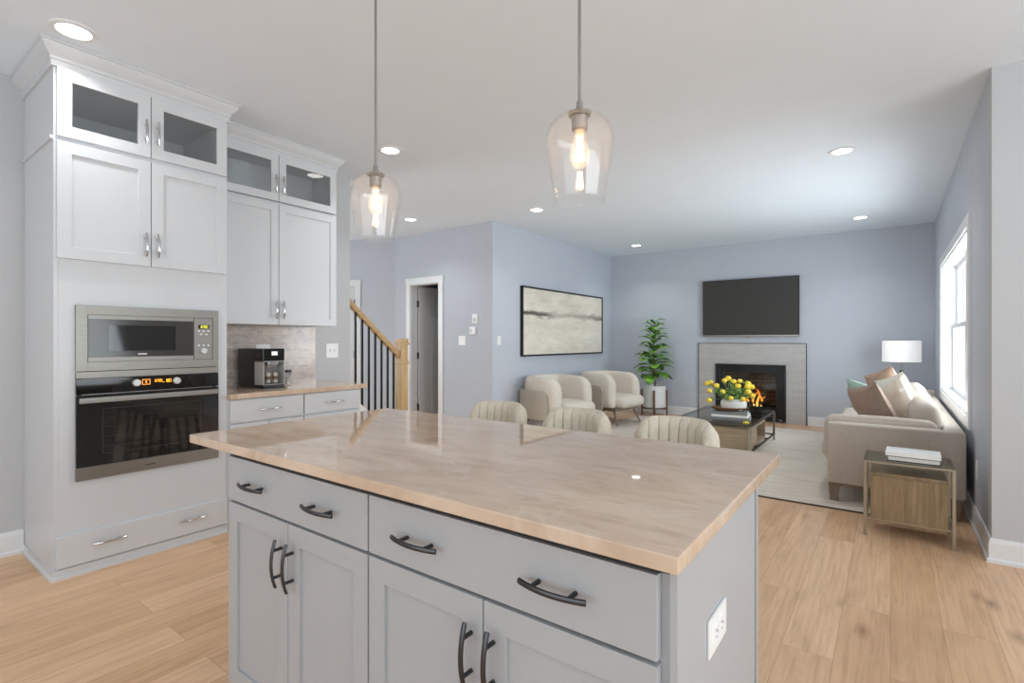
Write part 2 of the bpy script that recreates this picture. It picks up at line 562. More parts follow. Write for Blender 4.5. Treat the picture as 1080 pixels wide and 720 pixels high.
class MB:
    def __init__(s, mat=None):
        s.bm = bmesh.new()
        s.T = mat or Matrix.Identity(4)

    def v(s, p):
        return s.bm.verts.new(s.T @ Vector(p))

    def face(s, vs):
        try:
            return s.bm.faces.new(vs)
        except ValueError:
            return None

    def box(s, x0, x1, y0, y1, z0, z1, b=0.0, seg=2):
        x0, x1 = min(x0, x1), max(x0, x1)
        y0, y1 = min(y0, y1), max(y0, y1)
        z0, z1 = min(z0, z1), max(z0, z1)
        p = [s.v(q) for q in ((x0, y0, z0), (x1, y0, z0), (x1, y1, z0), (x0, y1, z0), (x0, y0, z1), (x1, y0, z1), (x1, y1, z1), (x0, y1, z1))]
        fs = [s.face([p[i] for i in f]) for f in ((0, 3, 2, 1), (4, 5, 6, 7), (0, 1, 5, 4), (1, 2, 6, 5), (2, 3, 7, 6), (3, 0, 4, 7))]
        if b > 0:
            b = min(b, 0.49 * min(x1 - x0, y1 - y0, z1 - z0))
            es = list({e for f in fs for e in f.edges})
            bmesh.ops.bevel(s.bm, geom=es, offset=b, segments=seg, profile=0.5, affect='EDGES')
        return s

    def prism(s, poly, fn, a0, a1, b=0.0):
        """poly: 2-D outline; fn(p, a) -> 3-D point."""
        A = [s.v(fn(p, a0)) for p in poly]
        B = [s.v(fn(p, a1)) for p in poly]
        n = len(poly)
        fs = [s.face(A[::-1]), s.face(B)]
        for i in range(n):
            fs.append(s.face([A[i], A[(i + 1) % n], B[(i + 1) % n], B[i]]))
        if b > 0:
            es = list({e for f in fs if f for e in f.edges})
            bmesh.ops.bevel(s.bm, geom=es, offset=b, segments=2, profile=0.5, affect='EDGES')
        return s

    def tube(s, path, r, n=12, flat=1.0, cap=True, up=None):
        pts = [Vector(p) for p in path]
        rs = r if isinstance(r, (list, tuple)) else [r] * len(pts)
        rings = []
        prev = None
        for i, p in enumerate(pts):
            t = (pts[min(i + 1, len(pts) - 1)] - pts[max(i - 1, 0)]).normalized()
            if prev is None:
                ref = Vector(up) if up else (Vector((0, 0, 1)) if abs(t.z) < 0.9 else Vector((1, 0, 0)))
                a = t.cross(ref).normalized()
            else:
                a = (prev - t * prev.dot(t)).normalized()
            prev = a
            bb = t.cross(a).normalized()
            rings.append([s.v(p + a * (rs[i] * math.cos(2 * PI * k / n)) + bb * (rs[i] * flat * math.sin(2 * PI * k / n))) for k in range(n)])
        for i in range(len(rings) - 1):
            for k in range(n):
                s.face([rings[i][k], rings[i][(k + 1) % n], rings[i + 1][(k + 1) % n], rings[i + 1][k]])
        if cap:
            s.face(rings[0][::-1])
            s.face(rings[-1])
        return s

    def lathe(s, prof, c=(0, 0, 0), n=28, closed=False):
        """profile of (radius, z); radius 0 collapses to a point."""
        rings = []
        for r, z in prof:
            if r < 1e-6:
                rings.append([s.v((c[0], c[1], c[2] + z))])
            else:
                rings.append([s.v((c[0] + r * math.cos(2 * PI * k / n), c[1] + r * math.sin(2 * PI * k / n), c[2] + z)) for k in range(n)])
        m = len(rings)
        for i in range(m if closed else m - 1):
            A, B = rings[i], rings[(i + 1) % m]
            for k in range(n):
                k2 = (k + 1) % n
                if len(A) == 1 and len(B) == 1:
                    continue
                if len(A) == 1:
                    s.face([A[0], B[k2], B[k]])
                elif len(B) == 1:
                    s.face([A[k], A[k2], B[0]])
                else:
                    s.face([A[k], A[k2], B[k2], B[k]])
        return s

    def rbox(s, c, size, r=0.04, n=8, puff=(0, 0, 0), mat=None):
        """rounded, optionally puffed box (cushion)."""
        sx, sy, sz = (q / 2 for q in size)
        r = min(r, sx, sy, sz)
        mt = mat or Matrix.Identity(4)
        key = {}

        def put(u, v_, w):
            k = (round(u, 5), round(v_, 5), round(w, 5))
            if k in key:
                return key[k]
            p = Vector((u * sx, v_ * sy, w * sz))
            core = Vector((max(-sx + r, min(sx - r, p.x)), max(-sy + r, min(sy - r, p.y)), max(-sz + r, min(sz - r, p.z))))
            d = p - core
            if d.length > 1e-9:
                p = core + d.normalized() * r
            fx, fy, fz = (1 - u * u), (1 - v_ * v_), (1 - w * w)
            p.x += puff[0] * (u if abs(u) == 1 else u) * fy * fz
            p.y += puff[1] * v_ * fx * fz
            p.z += puff[2] * w * fx * fy
            key[k] = s.v(mt @ (p + Vector(c)))
            return key[k]

        # denser sampling near the ends so the rounding is smooth
        g = [math.sin(PI / 2 * (-1 + 2 * i / n)) for i in range(n + 1)]
        for ax in range(3):
            for sg in (-1, 1):
                for i in range(n):
                    for j in range(n):
                        q = []
                        for (a, b_) in ((g[i], g[j]), (g[i + 1], g[j]), (g[i + 1], g[j + 1]), (g[i], g[j + 1])):
                            t = [0, 0, 0]
                            t[ax] = sg
                            t[(ax + 1) % 3] = a
                            t[(ax + 2) % 3] = b_
                            q.append(put(*t))
                        s.face(q if sg > 0 else q[::-1])
        return s

    def ball(s, c, r, n=12, sq=(1, 1, 1), wob=0.0):
        rings = []
        for i in range(n + 1):
            th = PI * i / n
            ring = []
            for k in range(2 * n):
                ph = PI * k / n
                d = Vector((math.sin(th) * math.cos(ph), math.sin(th) * math.sin(ph), math.cos(th)))
                rr = r * (1 + wob * noise.noise(Vector(c) * 31 + d * 4))
                ring.append(Vector((c[0] + d.x * rr * sq[0], c[1] + d.y * rr * sq[1], c[2] + d.z * rr * sq[2])))
            rings.append([s.v(ring[0])] if i in (0, n) else [s.v(p) for p in ring])
        for i in range(n):
            A, B = rings[i], rings[i + 1]
            for k in range(2 * n):
                k2 = (k + 1) % (2 * n)
                if len(A) == 1:
                    s.face([A[0], B[k], B[k2]])
                elif len(B) == 1:
                    s.face([A[k], B[0], A[k2]])
                else:
                    s.face([A[k], B[k], B[k2], A[k2]])
        return s

    def pillow(s, w, h, t, mt, n=16, seed=0):
        rows = {}
        for side in (1, -1):
            for i in range(n + 1):
                for j in range(n + 1):
                    u, v_ = -1 + 2 * i / n, -1 + 2 * j / n
                    edge = i in (0, n) or j in (0, n)
                    if edge and side == -1:
                        rows[(side, i, j)] = rows[(1, i, j)]
                        continue
                    x = w / 2 * u * (1 - 0.075 * (1 - v_ * v_))
                    y = h / 2 * v_ * (1 - 0.075 * (1 - u * u))
                    th = ((1 - u * u) * (1 - v_ * v_)) ** 0.42 * t / 2
                    th *= 1 + 0.14 * noise.noise(Vector((u * 2.1 + seed, v_ * 2.1, seed * 3.1)))
                    th += 0.006 * noise.noise(Vector((u * 6 + seed, v_ * 6, side))) * (0 if edge else 1)
                    rows[(side, i, j)] = s.v(mt @ Vector((x, y, side * th)))
        for side in (1, -1):
            for i in range(n):
                for j in range(n):
                    q = [rows[(side, a, b_)] for a, b_ in ((i, j), (i + 1, j), (i + 1, j + 1), (i, j + 1))]
                    s.face(q if side > 0 else q[::-1])
        return s

    def sweep(s, path, prof, closed_prof=True):
        """sweep an (offset, z) profile along a plan polyline with mitred corners; offset is to the right of travel."""
        pts = [Vector((p[0], p[1])) for p in path]
        n = len(pts)
        nor = []
        for i in range(n - 1):
            d = (pts[i + 1] - pts[i]).normalized()
            nor.append(Vector((d.y, -d.x)))
        mit = []
        for i in range(n):
            if i == 0:
                mit.append(nor[0])
            elif i == n - 1:
                mit.append(nor[-1])
            else:
                q = (nor[i - 1] + nor[i]).normalized()
                mit.append(q / max(0.2, q.dot(nor[i])))
        rings = []
        for i in range(n):
            rings.append([s.v((pts[i].x + mit[i].x * o, pts[i].y + mit[i].y * o, z)) for o, z in prof])
        m = len(prof)
        for i in range(n - 1):
            for k in range(m if closed_prof else m - 1):
                k2 = (k + 1) % m
                s.face([rings[i][k], rings[i + 1][k], rings[i + 1][k2], rings[i][k2]])
        if closed_prof:
            s.face(rings[0][::-1])
            s.face(rings[-1])
        return s

    def build(s, name, mat, parent=None, loc=None, ang=30, smooth=True):
        bmesh.ops.recalc_face_normals(s.bm, faces=s.bm.faces[:])
        me = bpy.data.meshes.new(name)
        o = bpy.data.objects.new(name, me)
        COL.objects.link(o)
        if parent is not None:
            org = ORG[parent.name]
            o.parent = parent
        else:
            org = Vector(loc) if loc is not None else Vector((0, 0, 0))
            o.location = org
        ORG[o.name] = org
        if org.length:
            bmesh.ops.translate(s.bm, verts=s.bm.verts[:], vec=-org)
        s.bm.to_mesh(me)
        s.bm.free()
        me.materials.append(mat)
        if smooth:
            for p in me.polygons:
                p.use_smooth = True
            me.set_sharp_from_angle(angle=R(ang))
            if len(me.polygons) < 400:
                wn = o.modifiers.new('weighted', 'WEIGHTED_NORMAL')
                wn.keep_sharp = True
        return o


def tag(o, label=None, cat=None, group=None, kind=None):
    for k, v in (('label', label), ('category', cat), ('group', group), ('kind', kind)):
        if v:
            o[k] = v
    return o


def thing(name, label, cat, loc=(0, 0, 0), group=None, kind=None):
    o = bpy.data.objects.new(name, None)
    o.empty_display_size = 0.1
    COL.objects.link(o)
    o.location = loc
    ORG[o.name] = Vector(loc)
    return tag(o, label, cat, group, kind)


def local_thing(name, label, cat, group=None):
    """a thing modelled around its own origin, moved into place afterwards."""
    return thing(name, label, cat, (0, 0, 0), group)


def dup(root, loc, rz, label, group=None):
    def cp(o, par):
        c = o.copy()
        COL.objects.link(c)
        if par is not None:
            c.parent = par
        ORG[c.name] = ORG.get(o.name, Vector((0, 0, 0)))
        for ch in [q for q in bpy.data.objects if q.parent == o]:
            cp(ch, c)
        return c
    r = cp(root, None)
    r.location = loc
    r.rotation_euler = (0, 0, rz)
    r['label'] = label
    if group:
        r['group'] = group
    return r


def structure(mb, name, mat, parent=None, **k):
    o = mb.build(name, mat, parent, **k)
    if parent is None:
        o['kind'] = 'structure'
    return o

# ------------------------------------------------------------------ the room shell
H = 2.80
XL, XR, YB = -4.14, 0.46, 8.68
YH, YR = 5.18, 4.08
XE, YF, XD = -8.35, -3.10, 3.30     # far entry side, wall behind the camera, dining side

structure(MB().box(XE, XD + 0.12, YF - 0.12, 9.3, -0.12, 0.0), 'floor', M['floor'])
structure(MB().box(XE, XD + 0.12, YF - 0.12, 9.3, H, H + 0.12), 'ceiling', M['ceiling'])
structure(MB().box(XL - 0.12, XL, YF, 3.005, 0, H), 'wall_kitchen_left', M['wall_grey'])
structure(MB().box(XL - 0.12, XL, YH, YB, 0, H), 'wall_living_left', M['wall_blue'])
w = MB()
DX0, DX1, DZ = -5.69, -5.10, 2.08
w.box(-6.02, DX0, YH, YH + 0.12, 0, H)
w.box(DX1, XL - 0.12, YH, YH + 0.12, 0, H)
w.box(DX0, DX1, YH, YH + 0.12, DZ, H)
structure(w, 'wall_hall', M['wall_blue'])

# angled entry wall with the front door
ENT = Matrix.Translation((-6.005, 5.185, 0)) @ Matrix.Rotation(math.atan2(-0.427, -0.9045), 4, 'Z')
# local: +x away from the hall wall, +y points back into the hall (towards the stair), z up
w = MB(ENT)
w.box(0, 0.66, -0.12, 0, 0, H)
w.box(1.57, 2.62, -0.12, 0, 0, H)
w.box(0.66, 1.57, -0.12, 0, 2.10, H)
structure(w, 'wall_entry', M['wall_blue'])
w = MB()
w.box(XE - 0.12, XE, YF, 0.5, 0, H)
w.box(XE - 0.12, XE, 2.7, 9.3, 0, H)
w.box(XE - 0.12, XE, 0.5, 2.7, 0, 0.65)
w.box(XE - 0.12, XE, 0.5, 2.7, 2.35, H)
structure(w, 'wall_entry_left', M['wall_blue'])  # unseen wall; its opening is added for the hall fill

w = MB()
FX0, FX1, FZ1 = -2.225, -1.325, 0.80
w.box(XL - 0.12, FX0, YB, YB + 0.12, 0, H)
w.box(FX1, XR + 0.16, YB, YB + 0.12, 0, H)
w.box(FX0, FX1, YB, YB + 0.12, FZ1, H)
structure(w, 'wall_back', M['wall_blue'])

WY0, WY1, WZ0, WZ1 = 4.94, 7.40, 0.70, 2.08
w = MB()
w.box(XR, XR + 0.16, YR, WY0, 0, H)
w.box(XR, XR + 0.16, WY1, YB, 0, H)
w.box(XR, XR + 0.16, WY0, WY1, 0, WZ0)
w.box(XR, XR + 0.16, WY0, WY1, WZ1, H)
structure(w, 'wall_right', M['wall_blue'])
structure(MB().box(XR, XD, YR - 0.13, YR - 0.001, 0, H), 'wall_return', M['wall_grey'])

# dining side and the wall behind the camera, each with an opening added for fill light
w = MB()
w.box(XD, XD + 0.12, YF, -1.7, 0, H)
w.box(XD, XD + 0.12, 2.9, YR, 0, H)
w.box(XD, XD + 0.12, -1.7, 2.9, 0, 0.5)
w.box(XD, XD + 0.12, -1.7, 2.9, 2.4, H)
structure(w, 'wall_dining_right', M['wall_grey'])
w = MB()
w.box(XE, -3.8, YF - 0.12, YF, 0, H)
w.box(1.4, XD, YF - 0.12, YF, 0, H)
w.box(-3.8, 1.4, YF - 0.12, YF, 2.35, H)
structure(w, 'wall_front', M['wall_grey'])

# baseboards ---------------------------------------------------------------
BB = [(0, 0), (0.024, 0), (0.024, 0.018), (0.014, 0.026), (0.014, 0.105), (0.011, 0.112), (0.011, 0.122), (0.006, 0.134), (0, 0.136)]


def baseboard(name, path):
    structure(MB().sweep(path, BB), name, M['trim'])


baseboard('baseboard_kitchen_left', [(XL, YF), (XL, 0.722)])
baseboard('baseboard_living_left', [(XL, YH), (XL, YB), (-2.575, YB)])
baseboard('baseboard_right', [(-0.985, YB), (XR, YB), (XR, YR - 0.13), (XD, YR - 0.13)])
baseboard('baseboard_hall', [(-5.03, YH), (XL - 0.0, YH)])

# living room window ---------------------------------------------------------
win = thing('window_1', loc=(XR, (WY0 + WY1) / 2, WZ0), label=None, cat=None, kind='structure')
cw = 0.085
m = MB()
m.box(XR - 0.018, XR, WY0 - cw, WY0, WZ0 - cw, WZ1 + cw, 0.002)
m.box(XR - 0.018, XR, WY1, WY1 + cw, WZ0 - cw, WZ1 + cw, 0.002)
m.box(XR - 0.018, XR, WY0, WY1, WZ1, WZ1 + cw, 0.002)
m.box(XR - 0.018, XR, WY0, WY1, WZ0 - cw, WZ0, 0.002)
m.build('window_casing', M['trim'], win)
m = MB()
m.box(XR - 0.002, XR + 0.16, WY0, WY0 + 0.016, WZ0, WZ1)
m.box(XR - 0.002, XR + 0.16, WY1 - 0.016, WY1, WZ0, WZ1)
m.box(XR - 0.002, XR + 0.16, WY0 + 0.016, WY1 - 0.016, WZ1 - 0.016, WZ1)
m.build('window_jamb', M['trim'], win)
MB().box(XR - 0.004, XR + 0.16, WY0 + 0.016, WY1 - 0.016, WZ0, WZ0 + 0.02, 0.003).build('window_sill', M['trim'], win)
ym = (WY0 + WY1) / 2
MB().box(XR + 0.09, XR + 0.15, ym - 0.045, ym + 0.045, WZ0 + 0.02, WZ1 - 0.016, 0.003).build('mullion', M['trim'], win)
for (a, b_) in ((WY0 + 0.016, ym - 0.045), (ym + 0.045, WY1 - 0.016)):
    zm = (WZ0 + WZ1) / 2 + 0.02
    for (z0, z1, x0) in ((WZ0 + 0.02, zm + 0.02, XR + 0.088), (zm - 0.02, WZ1 - 0.016, XR + 0.122)):
        m = MB()
        t = 0.046
        m.box(x0, x0 + 0.032, a, a + t, z0, z1, 0.003)
        m.box(x0, x0 + 0.032, b_ - t, b_, z0, z1, 0.003)
        m.box(x0, x0 + 0.032, a + t, b_ - t, z0, z0 + t, 0.003)
        m.box(x0, x0 + 0.032, a + t, b_ - t, z1 - t, z1, 0.003)
        sash = m.build('sash', M['trim'], win)
        MB().box(x0 + 0.014, x0 + 0.018, a + t, b_ - t, z0 + t, z1 - t).build('pane', M['glass'], sash)

# added unseen window frames behind the camera, dining and entry sides, for fill light ----------------------------
for nm, x0, x1, y0, y1, z0, z1 in (('added_window_2', -3.8, 1.4, YF - 0.08, YF - 0.04, 0.0, 2.35), ('added_window_3', XD + 0.04, XD + 0.08, -1.7, 2.9, 0.5, 2.4), ('added_window_4', XE - 0.08, XE - 0.04, 0.5, 2.7, 0.65, 2.35)):
    m = MB()
    t = 0.06
    alongx = (x1 - x0) > (y1 - y0)
    L0, L1 = (x0, x1) if alongx else (y0, y1)
    k = 3
    bars = [L0 + (L1 - L0) * i / k for i in range(k + 1)]
    for q in bars:
        a, b_ = max(L0, q - t / 2), min(L1, q + t / 2)
        if alongx:
            m.box(a, b_, y0, y1, z0, z1)
        else:
            m.box(x0, x1, a, b_, z0, z1)
    for (a, b_) in ((z0, z0 + t), (z1 - t, z1)):
        m.box(x0, x1, y0, y1, a, b_)
    structure(m, nm, M['trim'])

# closet door in the hall wall --------------------------------------------------
d1 = thing('door_1', None, None, (DX0, YH, 0), kind='structure')
m = MB()
cs = 0.078
m.box(DX0 - cs, DX0 + 0.004, YH - 0.018, YH, 0, DZ - 0.004, 0.003)
m.box(DX1 - 0.004, DX1 + cs, YH - 0.018, YH, 0, DZ - 0.004, 0.003)
m.box(DX0 - cs - 0.006, DX1 + cs + 0.006, YH - 0.02, YH, DZ - 0.004, DZ + 0.085, 0.003)
m.build('door_casing', M['trim'], d1)
m = MB()
m.box(DX0, DX0 + 0.018, YH - 0.003, YH + 0.123, 0, DZ)
m.box(DX1 - 0.018, DX1, YH - 0.003, YH + 0.123, 0, DZ)
m.box(DX0 + 0.018, DX1 - 0.018, YH - 0.003, YH + 0.123, DZ - 0.018, DZ)
m.build('door_jamb', M['trim'], d1)


def panel_door(mb, w_, h_, th, T):
    """craftsman door: one wide top panel over tall panels; leaf in local x (width), y (thickness), z."""
    mb.T = T
    st, rl = 0.105, 0.115
    mb.box(0, st, 0, th, 0, h_)
    mb.box(w_ - st, w_, 0, th, 0, h_)
    mid = h_ * 0.655
    for a, b_ in ((0, 0.20), (mid, mid + rl), (h_ - rl, h_)):
        mb.box(st, w_ - st, 0, th, a, b_)
    c = w_ / 2
    mb.box(c - 0.045, c + 0.045, 0, th, 0.20, mid)
    mb.box(st, w_ - st, 0.010, th - 0.010, 0.2, h_ - rl)
    return mb


# leaf swung into the closet
hx, hy = DX0 + 0.028, YH + 0.125
T = Matrix.Translation((hx, hy, 0.008)) @ Matrix.Rotation(R(84), 4, 'Z')
leaf = panel_door(MB(), 0.56, 2.045, 0.036, T @ Matrix.Translation((0, -0.036, 0)))
lf = leaf.build('door_leaf', M['door_dark'], d1)
for z in (0.27, 1.03, 1.80):
    m = MB()
    m.tube([(hx - 0.002, hy - 0.004, z - 0.05), (hx - 0.002, hy - 0.004, z + 0.05)], 0.009, 10)
    m.box(hx - 0.012, hx + 0.03, hy - 0.012, hy - 0.008, z - 0.045, z + 0.045)
    m.build('hinge', M['gun'], lf)

# front door in the angled wall
d2 = thing('door_2', None, None, tuple(ENT @ Vector((0.66, 0, 0))), kind='structure')
m = MB(ENT)
m.box(0.66 - cs, 0.664, 0, 0.018, 0, 2.096, 0.003)
m.box(1.566, 1.57 + cs, 0, 0.018, 0, 2.096, 0.003)
m.box(0.66 - cs - 0.006, 1.57 + cs + 0.006, 0, 0.02, 2.096, 2.185, 0.003)
m.build('door_casing', M['trim'], d2)
m = MB(ENT)
m.box(0.66, 0.678, -0.12, 0.003, 0, 2.10)
m.box(1.552, 1.57, -0.12, 0.003, 0, 2.10)
m.box(0.678, 1.552, -0.12, 0.003, 2.082, 2.10)
m.build('door_jamb', M['trim'], d2)
lf = panel_door(MB(), 0.87, 2.07, 0.042, ENT @ Matrix.Translation((0.68, -0.05, 0.008))).build('door_leaf', M['door_dark'], d2)
for z in (0.30, 1.04, 1.83):
    m = MB(ENT)
    m.tube([(0.685, 0.0, z - 0.055), (0.685, 0.0, z + 0.055)], 0.011, 10)
    m.build('hinge', M['gun'], lf)

# ------------------------------------------------------------------ recessed ceiling lights
CANS = [(-3.28, 0.757, 'recessed ceiling light above the tall oven cabinet, largest in view'),
        (-3.27, 2.76, 'recessed ceiling light just past the end of the wall cabinets'),
        (-4.92, 4.48, 'recessed ceiling light in the hall over the stair newel post'),
        (-3.365, 5.04, 'recessed ceiling light near the blue wall corner before the painting'),
        (-3.32, 7.88, 'recessed ceiling light in the far corner above the potted plant'),
        (-0.32, 4.96, 'recessed ceiling light over the near end of the sofa rug'),
        (-0.306, 7.77, 'recessed ceiling light above the far end of the sofa by the lamp')]
can = None
for x, y, lab in CANS:
    if can is None:
        can = thing('recessed_light', lab, 'ceiling light', (0, 0, 0), 'recessed ceiling lights')
        MB().lathe([(0.068, -0.001), (0.072, -0.008), (0.094, -0.006), (0.098, 0.0), (0.098, 0.004), (0.068, 0.004)], n=40, closed=True).build('trim_ring', M['trim'], can)
        MB().lathe([(0, -0.0035), (0.069, -0.0035), (0.069, 0.003), (0, 0.003)], n=40).build('lens', M['ltwhite'], can)
        ld = bpy.data.lights.new('downlight', 'AREA')
        ld.shape = 'DISK'
        ld.size = 0.13
        ld.spread = R(120)
        ld.energy = CAN_W
        ld.color = (0.95, 0.98, 1.0)
        lo = bpy.data.objects.new('downlight', ld)
        lo.location = (0, 0, -0.012)
        lo.parent = can
        COL.objects.link(lo)
        can.location = (x, y, H - 0.0005)
    else:
        dup(can, (x, y, H - 0.0005), 0, lab)


# ------------------------------------------------------------------ cabinet helpers
def FB(mb, o, u0, u1, v0, v1, n0, n1, b=0.0):
    if o == 'L':
        mb.box(n0, n1, u0, u1, v0, v1, b)
    else:
        mb.box(u0, u1, n0, n1, v0, v1, b)
    return mb


def P3(o, u, v, n):
    return (n, u, v) if o == 'L' else (u, n, v)


def shaker(mb, o, u0, u1, v0, v1, nf, nb, rail=0.058, rec=0.009, glazed=False):
    sg = 1 if nf > nb else -1
    nr = nf - sg * rec

    def ring(a0, a1, b0, b1, n):
        return [mb.v(P3(o, a, b_, n)) for a, b_ in ((a0, b0), (a1, b0), (a1, b1), (a0, b1))]
    of = ring(u0, u1, v0, v1, nf)
    i0, i1, j0, j1 = u0 + rail, u1 - rail, v0 + rail, v1 - rail
    inf = ring(i0, i1, j0, j1, nf)
    ob = ring(u0, u1, v0, v1, nb)
    fs = []

    def band(A, B):
        for k in range(4):
            fs.append(mb.face([A[k], A[(k + 1) % 4], B[(k + 1) % 4], B[k]]))
    band(of, inf)
    band(ob, of)
    if glazed:
        ib = ring(i0, i1, j0, j1, nb)
        band(inf, ib)
        band(ib, ob)
    else:
        ir = ring(i0, i1, j0, j1, nr)
        band(inf, ir)
        fs.append(mb.face(ir))
        fs.append(mb.face(ob[::-1]))
    es = [e for f in fs[:4] for e in f.edges if not (e.verts[0] in of and e.verts[1] in inf) and not (e.verts[1] in of and e.verts[0] in inf)]
    bmesh.ops.bevel(mb.bm, geom=list(set(es)), offset=0.0016, segments=2, profile=0.5, affect='EDGES')
    return mb


def pull(o, u, v, nf, axis, sg, L=0.135, post=0.040, w=0.0062, t=0.0042):
    """arched bar pull standing off a cabinet front on two round posts."""
    mb = MB()
    path = []
    for i in range(17):
        q = -1 + 2 * i / 16
        n = nf + sg * (0.021 + 0.013 * (1 - q * q))
        a = q * L / 2
        path.append(P3(o, u + a, v, n) if axis == 'u' else P3(o, u, v + a, n))
    upv = P3(o, 0, 0, 1)
    mb.tube(path, w, 10, flat=t / w, up=upv)
    for s_ in (-1, 1):
        q = post / (L / 2)
        n1 = nf + sg * (0.021 + 0.013 * (1 - q * q))
        a = s_ * post
        if axis == 'u':
            p0, p1 = P3(o, u + a, v, nf - sg * 0.0005), P3(o, u + a, v, n1)
        else:
            p0, p1 = P3(o, u, v + a, nf - sg * 0.0005), P3(o, u, v + a, n1)
        mb.tube([p0, p1], 0.0048, 12)
    return mb


CROWN = [(0.0, 0.0), (0.012, 0.0), (0.012, 0.030), (0.018, 0.034), (0.018, 0.048), (0.024, 0.056), (0.040, 0.072), (0.052, 0.092), (0.056, 0.104), (0.064, 0.106), (0.064, 0.119), (0.0, 0.119)]


def crown(path, z):
    return MB().sweep(path, [(a, b_ + z) for a, b_ in CROWN])


# ------------------------------------------------------------------ tall oven cabinet
FC = -3.50      # carcass face
FD = -3.48      # door face
Y0, Y1 = 0.725, 1.59
XW = XL + 0.002
oc = thing('oven_cabinet', 'tall white cabinet housing the microwave and the oven, with glass doors on top', 'kitchen cabinet', (-3.82, 1.16, 0))
m = MB()
m.box(XW, FC, Y0, Y0 + 0.02, 0, 2.68, 0.001)
m.box(XW, FC, Y1 - 0.02, Y1, 0, 2.68, 0.001)
m.box(XW, XW + 0.012, Y0 + 0.02, Y1 - 0.02, 0, 2.68)
for z0, z1 in ((0.05, 0.07), (0.475, 0.495), (1.445, 1.465), (1.665, 1.685), (2.300, 2.318), (2.664, 2.68)):
    m.box(XW + 0.012, FC - 0.02, Y0 + 0.02, Y1 - 0.02, z0, z1)
for (a, b_, z0, z1) in ((Y0 + 0.02, Y1 - 0.02, 0.05, 0.498), (Y0 + 0.02, Y1 - 0.02, 1.443, 1.69), (Y0 + 0.02, 0.818, 0.498, 1.443), (1.524, Y1 - 0.02, 0.498, 1.443),
                         (Y0 + 0.02, Y1 - 0.02, 2.296, 2.322), (Y0 + 0.02, Y1 - 0.02, 2.655, 2.68)):
    m.box(FC - 0.02, FC, a, b_, z0, z1)
m.build('carcass', M['cab'], oc)
MB().sweep([(XW, Y0 - 0.0005), (FC, Y0 - 0.0005)][::-1], [(0, 2.302), (-0.012, 2.302), (-0.014, 2.31), (-0.012, 2.32), (0, 2.32)]).build('band_molding', M['cab'], oc)
crown([(XW, Y0), (FC, Y0), (FC, Y1), (XW, Y1)], 2.68).build('crown_molding', M['cab'], oc)
MB().sweep([(XW, Y0 - 0.0005), (FC + 0.002, Y0 - 0.0005), (FC + 0.002, Y1)], [(0, 0), (0.016, 0), (0.016, 0.014), (0.006, 0.022), (0.006, 0.05), (0, 0.05)]).build('toe_kick', M['cab'], oc)
ymid = 1.157
for (a, b_, hu) in ((Y0 + 0.01, ymid - 0.002, ymid - 0.03), (ymid + 0.002, Y1 - 0.008, ymid + 0.03)):
    d = shaker(MB(), 'L', a, b_, 2.320, 2.677, FD, FC + 0.0005, 0.062, glazed=True).build('glass_door', M['cab'], oc)
    MB().box(FC + 0.006, FC + 0.010, a + 0.062, b_ - 0.062, 2.382, 2.615).build('pane', M['cabglass'], d)
    pull('L', hu, 2.462, FD, 'v', 1).build('handle', M['chrome'], d)
    d = shaker(MB(), 'L', a, b_, 1.684, 2.297, FD, FC + 0.0005, 0.062).build('door', M['cab'], oc)
    pull('L', hu, 1.806, FD, 'v', 1).build('handle', M['chrome'], d)
m = MB().box(FC + 0.0005, FD, Y0 + 0.008, Y1 - 0.004, 0.062, 0.222, 0.002)
d = m.build('drawer', M['cab'], oc)
for u in (0.955, 1.374):
    pull('L', u, 0.152, FD, 'u', 1, L=0.15).build('handle', M['chrome'], d)

# microwave -----------------------------------------------------------------
mw = thing('microwave', 'built-in stainless steel microwave set above the oven', 'microwave', (-3.75, 1.17, 1.086))
m = MB()
xf = FC + 0.016
for (a, b_, z0, z1) in ((0.812, 0.862, 1.086, 1.442), (1.497, 1.53, 1.086, 1.442), (0.862, 1.497, 1.394, 1.442), (0.862, 1.497, 1.086, 1.134)):
    m.box(FC + 0.0006, xf, a, b_, z0, z1, 0.0008)
m.box(-3.94, FC + 0.002, 0.84, 1.5, 1.10, 1.43)
m.build('trim_frame', M['steel'], mw)
d = MB().box(FC + 0.0025, xf - 0.002, 0.865, 1.386, 1.137, 1.391, 0.001).build('door', M['steel'], mw)
g = MB().box(xf - 0.004, xf + 0.001, 0.867, 1.384, 1.160, 1.370, 0.0006).build('glass', M['mwglass'], d)
MB().box(xf + 0.0005, xf + 0.0016, 0.955, 1.285, 1.194, 1.338).build('window', M['ovenglass'], d)
m = MB()
for k in range(7):
    m.box(xf + 0.0010, xf + 0.0022, 1.092 + k * 0.0064, 1.0965 + k * 0.0064, 1.171, 1.179)
m.build('logo', M['plate'], d)
MB().box(FC + 0.0025, xf - 0.001, 1.389, 1.494, 1.137, 1.391, 0.001).build('control_panel', M['steel'], mw)
dsp = MB().box(xf - 0.002, xf + 0.0004, 1.412, 1.476, 1.326, 1.350).build('display', M['blackgloss'], mw)


